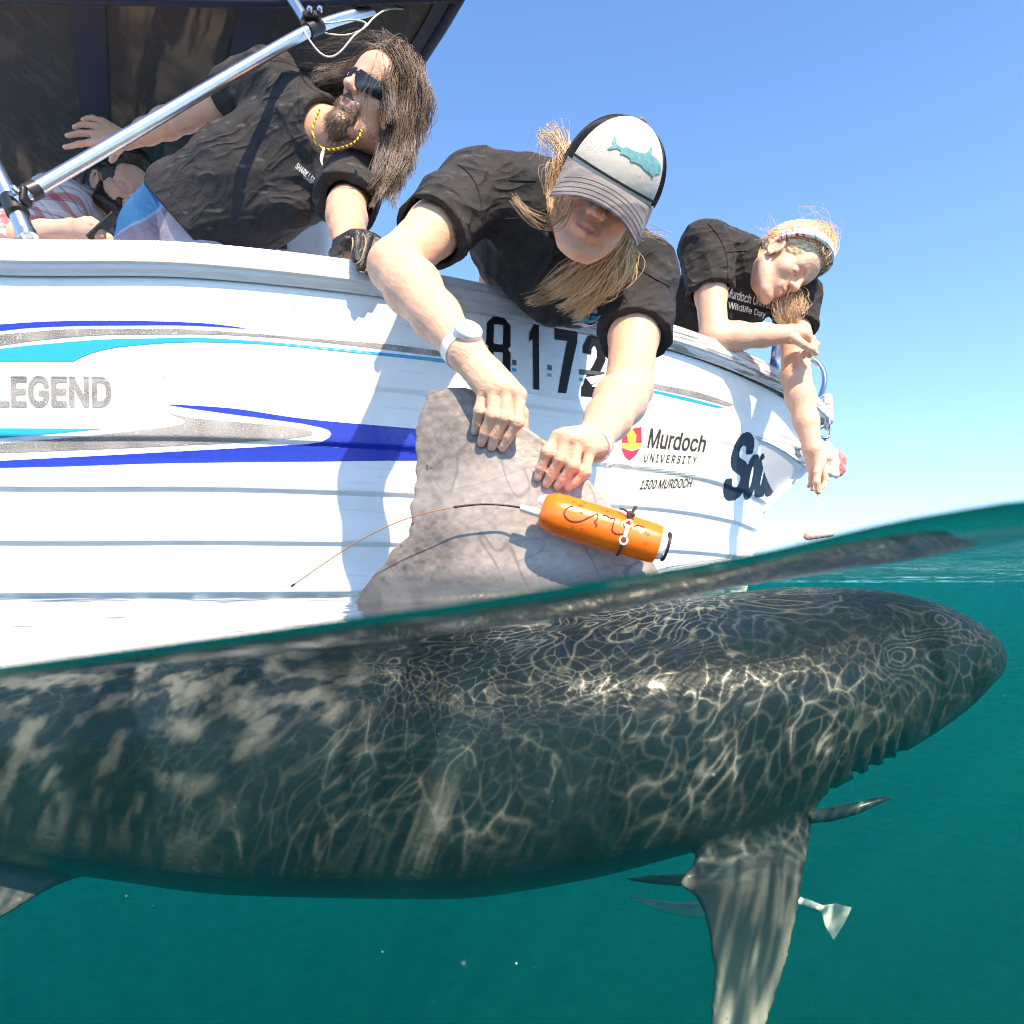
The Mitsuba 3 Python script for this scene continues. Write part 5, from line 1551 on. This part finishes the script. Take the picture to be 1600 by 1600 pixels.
hf = [PX([(138, 350), (148, 351), (153, 353), (156, 356)], (1.985, 1.97, 1.975, 1.985)), PX([(140, 358), (152, 360), (158, 362), (163, 363)], (1.985, 1.965, 1.97, 1.98)),
      PX([(140, 364), (152, 367), (158, 369), (163, 370)], (1.99, 1.97, 1.975, 1.985)), PX([(138, 370), (149, 374), (155, 376), (160, 377)], (2.0, 1.98, 1.985, 1.99))]
m3.hand(WR, hf, hf[0][0] - hf[3][0], .0088, [at(122, 350, 2.0), at(134, 344, 1.99), at(143, 344, 1.985), at(152, 348, 1.985)])
for sx in (-1, 1):
    m3.dab(m3.L(.0315 * sx, .0885, .002), .007, (.75, .72, .68), .8); m3.dab(m3.L(.0315 * sx, .091, .002), .0042, (.05, .03, .02), .95)
m3.build('person_003__body', .004, (.62, .39, .29), 'skin', seed=9)
lab('person_003', 'dark-bearded man in red plaid shirt looking at a phone under the canopy', 'person')
sh = Sdf()
for fn in m3.S.ops[:3]:
    sh.ops.append(('u', (lambda g: (lambda P: g(P) - .014))(fn[1]), fn[2], fn[3] + .014, .035))
sh.rc(SR, ER, .080, .066, .03).sleeve(ER, WR, .22, .062, .060, .03)
sh.rc(SL, at(170, 430, 2.3), .076, .062, .03)
sh.f(lambda P, d: d - (.010 * fold(P, [.5, .3, .6], 11, 44, 2.) + .005 * fold(P, [.1, .9, .2], 20, 48, 2.)) * (.4 + meshkit.fbm(P * 5, 2, 43)))
sh.put('s', lambda P: np.linalg.norm(P - (neck + .045 * norm(HO - neck) + np.array([.02, -.01, .0])), axis=1) - .072, neck, .08, .012)


def plaid(p, n, uv):
    q = mikit.fbm(p.x * 7, p.y * 7, p.z * 7) * .06
    u, v = p.x * .86 + p.z * .5 + q, p.z * .86 - p.x * .5 + p.y * .25 + q

    def lines(t, f, ph, w):
        return smoothstep(w, w * .6, dr.abs(dr.sin(t * f + ph)))
    c = mix((.46, .47, .55), (.58, .56, .60), mikit.fbm(p.x * 40, p.y * 40, p.z * 40))
    for t in (u, v):
        c = mix(c, (.30, .015, .02), .62 * lines(t, 44., .0, .42))
        c = mix(c, (.04, .035, .06), .6 * lines(t, 88., .9, .16))
        c = mix(c, (.68, .66, .66), .5 * lines(t, 44., 1.55, .12))
    return c


bumped('plaid_cloth', proc(plaid), .85, weave, .0010, 5e-4, specular=.15)
add('person_003__shirt', split_shells(sh.mesh(.0045)), 'plaid_cloth', True)
cl = Sdf().chain([neck + HR @ np.array([math.sin(a) * .07, .006 + math.cos(a) * .075, .02 - .02 * math.cos(a)]) for a in np.linspace(-2.4, 2.4, 12)], [.013] * 12, .01)
add('person_003__shirt__collar', cl.mesh(.004), 'plaid_cloth', True)
L = m3.L
hv = Sdf().el(L(0, -.018, .048), (.088, .110, .098), HR).el(L(0, .05, .112), (.056, .05, .040), HR, .04)
hv.el(L(0, .105, .01), (.075, .058, .075), HR, .012, 's')
hv.rc(L(.082, -.002, -.02), L(.085, -.002, .012), .022, .021, .006, 's').rc(L(0, -.09, -.10), L(0, -.03, -.10), .075, .06, .02, 's')
hv.f(lambda P, d: d + .010 * (meshkit.fbm(P * 95, 2, 3) - .5))
add('person_003__hair', split_shells(hv.mesh(.003)), 'dark_hair', True)
rs = np.random.RandomState(5)
hs = []
for i in range(260):
    a, b = rs.rand() * 6.28, rs.rand() ** .7
    c = np.array([math.cos(a) * .08 * math.sqrt(1 - b * b * .9), -.018 + math.sin(a) * .10 * math.sqrt(1 - b * b * .9), .05 + .088 * b])
    if c[1] > .06 and c[2] < .085:
        continue
    p0 = L(*c); n0 = norm(p0 - L(0, -.01, .04)); t0 = norm(rs.randn(3)) * .013
    hs.append(tube(spline([p0, p0 + n0 * .010 + t0 * .5, p0 + n0 * .018 + t0, p0 + n0 * .014 + t0 * 1.6], 8), np.linspace(.0014, .0006, 8), 4, False))
add('person_003__hair__curls', cat(*hs), 'dark_hair', True)
bd = Sdf()
for sx in (-1, 1):
    bd.rc(L(.068 * sx, .014, -.012), L(.062 * sx, .022, -.060), .009, .020, .02).rc(L(.060 * sx, .024, -.066), L(0, .078, -.108), .026, .030, .02)
    bd.rc(L(.056 * sx, .046, -.066), L(.03 * sx, .072, -.082), .016, .020, .02)
    bd.rc(L(.028 * sx, .080, -.052), L(0, .094, -.044), .007, .0075, .008).rc(L(.028 * sx, .080, -.054), L(.022 * sx, .074, -.09), .010, .014, .012)
bd.rc(L(0, .078, -.108), L(0, .066, -.150), .024, .014, .02)
bd.f(lambda P, d: d + .007 * (meshkit.fbm(P * 150, 2, 5) - .4))
add('person_003__beard', split_shells(bd.mesh(.003)), 'dark_hair', True)
mat('phone_glass', (.010, .010, .012), .12, specular=.7)
c = at(160, 356, 1.975); fx = norm(np.array([.45, .1, .60])); fy_ = norm(np.cross(fx, [.5, -.75, .3]))
add('phone__case', rbox(c, (.060, .110, .009), .004, np.stack([np.cross(fx, fy_), fx, fy_], 1)[:, [0, 1, 2]]), 'black_plastic', 30)
add('phone__screen', rbox(c + fy_ * .0045, (.053, .102, .002), .0008, np.stack([np.cross(fx, fy_), fx, fy_], 1)), 'phone_glass')
lab('phone', 'black phone held by the man in the plaid shirt', 'phone')
# ------------------------------------------------------------------ the tag on the fin
A0, A1 = at(846, 796, .945), at(1018, 848, .938)
ta = norm(A1 - A0); tu = norm(np.array([0, 0, 1.]) - ta * ta[2]); tn = np.cross(tu, ta)
if tn[1] > 0:
    tn = -tn
TR = .0300; TL = np.linalg.norm(A1 - A0)
tp = lambda s, a, r=1.: A0 + ta * s + (tu * math.sin(a) + tn * math.cos(a)) * TR * r


def tag_col(p, n, uv):
    d = mikit.fbm(p.x * 30, p.y * 30, p.z * 30)
    return mix((.90, .205, .002), (.90, .125, .002), d)


scene['tag_float'] = {'type': 'twosided', 'bsdf': {'type': 'principled', 'base_color': proc(tag_col), 'roughness': .25, 'specular': .6, 'clearcoat': .6, 'clearcoat_gloss': .93}}
prof = [(0.004, 0), (.004, .55), (.0, .58), (.002, .72), (.008, .86), (.018, .965), (.032, 1.0), (TL * .66, 1.0), (TL * .66 + .002, .985), (TL * .67 + .002, .985), (TL * .67 + .004, .97), (TL * .80, .965), (TL * .90, .95), (TL * 1.0, .93), (TL * 1.05, .90), (TL * 1.05, .0)]
ang = np.linspace(0, 2 * math.pi, 72)
V = np.array([[tp(s, a, max(r, .001)) for a in ang] for s, r in prof])
add('satellite_tag__float', orient(quads(V), [0, 0, 0]), 'tag_float', 35)
mat('tag_white', (.80, .79, .78), .3, specular=.5)
mat('nylon', (.78, .72, .66), .35, specular=.5)
# white transmitter seated in the float: rounded end, tail disc, recess lip
cap = Sdf().rc(A0 + ta * (TL * .86) + tn * .006 + tu * .002, A0 + ta * (TL + .010) + tn * .004, .0225, .0215, .004)
cap.plane(A0 + ta * (TL + .018), ta, .006)
add('satellite_tag__transmitter', cap.mesh(.002), 'tag_white', True)
add('satellite_tag__transmitter__rim', tube([A0 + ta * (TL + .020) + tn * .004 + (tu * math.cos(a) + tn * math.sin(a)) * .0195 for a in np.linspace(0, 2 * math.pi, 40)], .0022, 8), 'black_plastic', True)
add('satellite_tag__transmitter__nose', Sdf().rc(A0 + tu * .010 + ta * .004, A0 - ta * .002 + tu * .012, .0085, .0085).mesh(.0015), 'tag_white', True)
an0 = A0 - ta * .002 - tu * .006
add('satellite_tag__antenna__boot', tube([an0 + ta * .006, an0 - ta * .012, an0 - ta * .026, an0 - ta * .028], [.0062, .0060, .0052, .004], 14), 'nylon', 30)
wire = spline([an0 - ta * .026, at(800, 791, .95), at(770, 788, .948), at(720, 791, .945), at(640, 809, .94), at(560, 846, .935), at(500, 885, .93), at(457, 915, .928)], 90)
mat('copper_wire', (.48, .22, .10), .4, metallic=.6)
add('satellite_tag__antenna', tube(wire[24:], .0009, 7), 'copper_wire', True)
add('satellite_tag__antenna__sleeve', tube(wire[:26], .0015, 8), 'black_plastic', True)
add('satellite_tag__antenna__tip', tube([wire[-2], wire[-1], wire[-1] + (wire[-1] - wire[-2]) * .6], .0017, 8), 'black_plastic', True)
# water drops on the wire and float
mat('marker_red', (.30, .015, .01), .4)
zt = lambda x, y: (820 + x / 6.154, 740 + y / 6.154)
FM = quads(V[4:13]); FI = trimesh.ray.ray_pyembree.RayMeshIntersector(FM)
for st_ in ([(462, 318), (430, 320), (395, 345), (378, 385), (395, 420), (440, 450), (500, 460), (560, 450), (620, 420), (665, 400), (695, 390), (702, 410), (690, 445), (672, 465), (684, 480), (680, 510)], [(750, 405), (800, 418), (835, 432), (860, 430), (858, 460), (845, 510), (842, 550), (880, 575), (920, 580), (965, 568), (1000, 545)], [(1055, 512), (1085, 497), (1115, 506), (1145, 515)]):
    px = spline(np.array([zt(*p) for p in st_], float), 60)
    P, bad = on_mesh(px, FM, FI, .0006)
    P = P[~bad]
    if len(P) > 5:
        add('satellite_tag__float__marker_lettering', tube(P, .0010, 6), 'marker_red', True)
# wire band with two eyelets, crimp and knotted ends
sb = TL * .745
eye = lambda c, r: tube([c + (tu * math.cos(a) + ta * math.sin(a)) * r for a in np.linspace(0, 2 * math.pi, 24)], .0016, 8)
e1, e2 = tp(sb, .42, 1.06), tp(sb, -.36, 1.06)
add('satellite_tag__band_eyelet', eye(e1, .0050), 'nylon', True); add('satellite_tag__band_eyelet', eye(e2, .0052), 'nylon', True)
add('satellite_tag__band_crimp', tube([tp(sb, .25, 1.07), tp(sb, -.20, 1.07)], .0032, 10), 'nylon', True)
mat('brown_cord', (.06, .030, .025), .7)
arc = [tp(sb, a, 1.03) for a in np.linspace(.58, 1.5, 14)]
add('satellite_tag__band_cord', tube(arc, .0018, 7), 'brown_cord', True)
add('satellite_tag__band_cord', tube([tp(sb, a, 1.03) for a in np.linspace(-.52, -1.6, 14)], .0018, 7), 'brown_cord', True)
kn = tp(sb, .85, 1.08)
add('satellite_tag__band_knot', cat(tube(spline([kn, kn + tu * .008 + ta * .002, kn + tu * .016 + ta * .004], 8), .0022, 7), tube(spline([kn, kn - ta * .008 + tu * .006, kn - ta * .017 + tu * .006], 8), .0016, 7), tube(spline([kn - tu * .002, kn + tu * .004 - ta * .003, kn + tu * .002 + ta * .006], 8), .0028, 7)), 'brown_cord', True)
rs = np.random.RandomState(3)
drops = []
for i in range(70):
    s, a = rs.uniform(.02, TL * .95), rs.uniform(-1.5, 1.1)
    r = .0006 + .0016 * rs.rand() ** 3
    d = trimesh.creation.icosphere(1, r); d.apply_translation(tp(s, a, 1.0 if s < TL * .66 else .95)); drops.append(d)
scene['water_bead'] = {'type': 'dielectric', 'int_ior': 1.33}
k = add('satellite_tag__water_drops', cat(*drops), 'water_bead', True)
labels[k] = {'kind': 'stuff'}
lab('satellite_tag', 'orange float tag with wire antenna and marker lettering strapped to the dorsal fin', 'tag')
# hand line and bait at the bow
ln = [at(1277, 768, 1.915), at(1279, 800, 1.915), at(1281, 834, 1.915)]
mat('line_white', (.75, .72, .68), .4)
add('hand_line__line', tube(spline(ln, 20), .0011, 6), 'line_white', True)
mat('bait_pink', proc(lambda p, n, uv: mix((.62, .22, .16), (.70, .50, .42), mikit.fbm(p.x * 60, p.y * 60, p.z * 60))), .4)
bt = Sdf().rc(at(1262, 838, 1.915), at(1300, 834, 1.915), .012, .008).f(lambda P, d: d + .006 * (meshkit.fbm(P * 90, 2) - .5))
add('hand_line__bait', bt.mesh(.0025), 'bait_pink', True)
lab('hand_line', 'thin white line with pink bait held by the woman at the bow', 'fishing line')


def rag_col(p, n, uv):
    q = mikit.fbm(p.x * 26, p.y * 26, p.z * 26, 3)
    c = mix((.62, .50, .34), (.74, .70, .64), smoothstep(.35, .6, q))
    return mix(c, (.66, .20, .20), smoothstep(.80, 1.0, (p.x - float(at(1300, 715, 2.12)[0])) * 45 + q * .8))


mat('bait_flesh', proc(rag_col), .5)
bg = Sdf()
cb = at(1299, 718, 2.12)
bg.el(cb, (.038, .030, .055), k=.02).el(cb + [-.02, 0, .035], (.022, .02, .03), k=.02).el(cb + [.022, -.01, -.012], (.022, .02, .045), k=.02).el(cb + [.0, -.01, -.045], (.03, .02, .018), k=.02)
bg.f(lambda P, d: d + .030 * (meshkit.fbm(P * 26, 3, 2) - .5) + .010 * fold(P, [.2, .1, .9], 30, 4))
add('bait_bundle', split_shells(bg.mesh(.003)), 'bait_flesh', True)
lab('bait_bundle', 'crumpled cream and pink bait hanging under the bow shackle', 'bait')
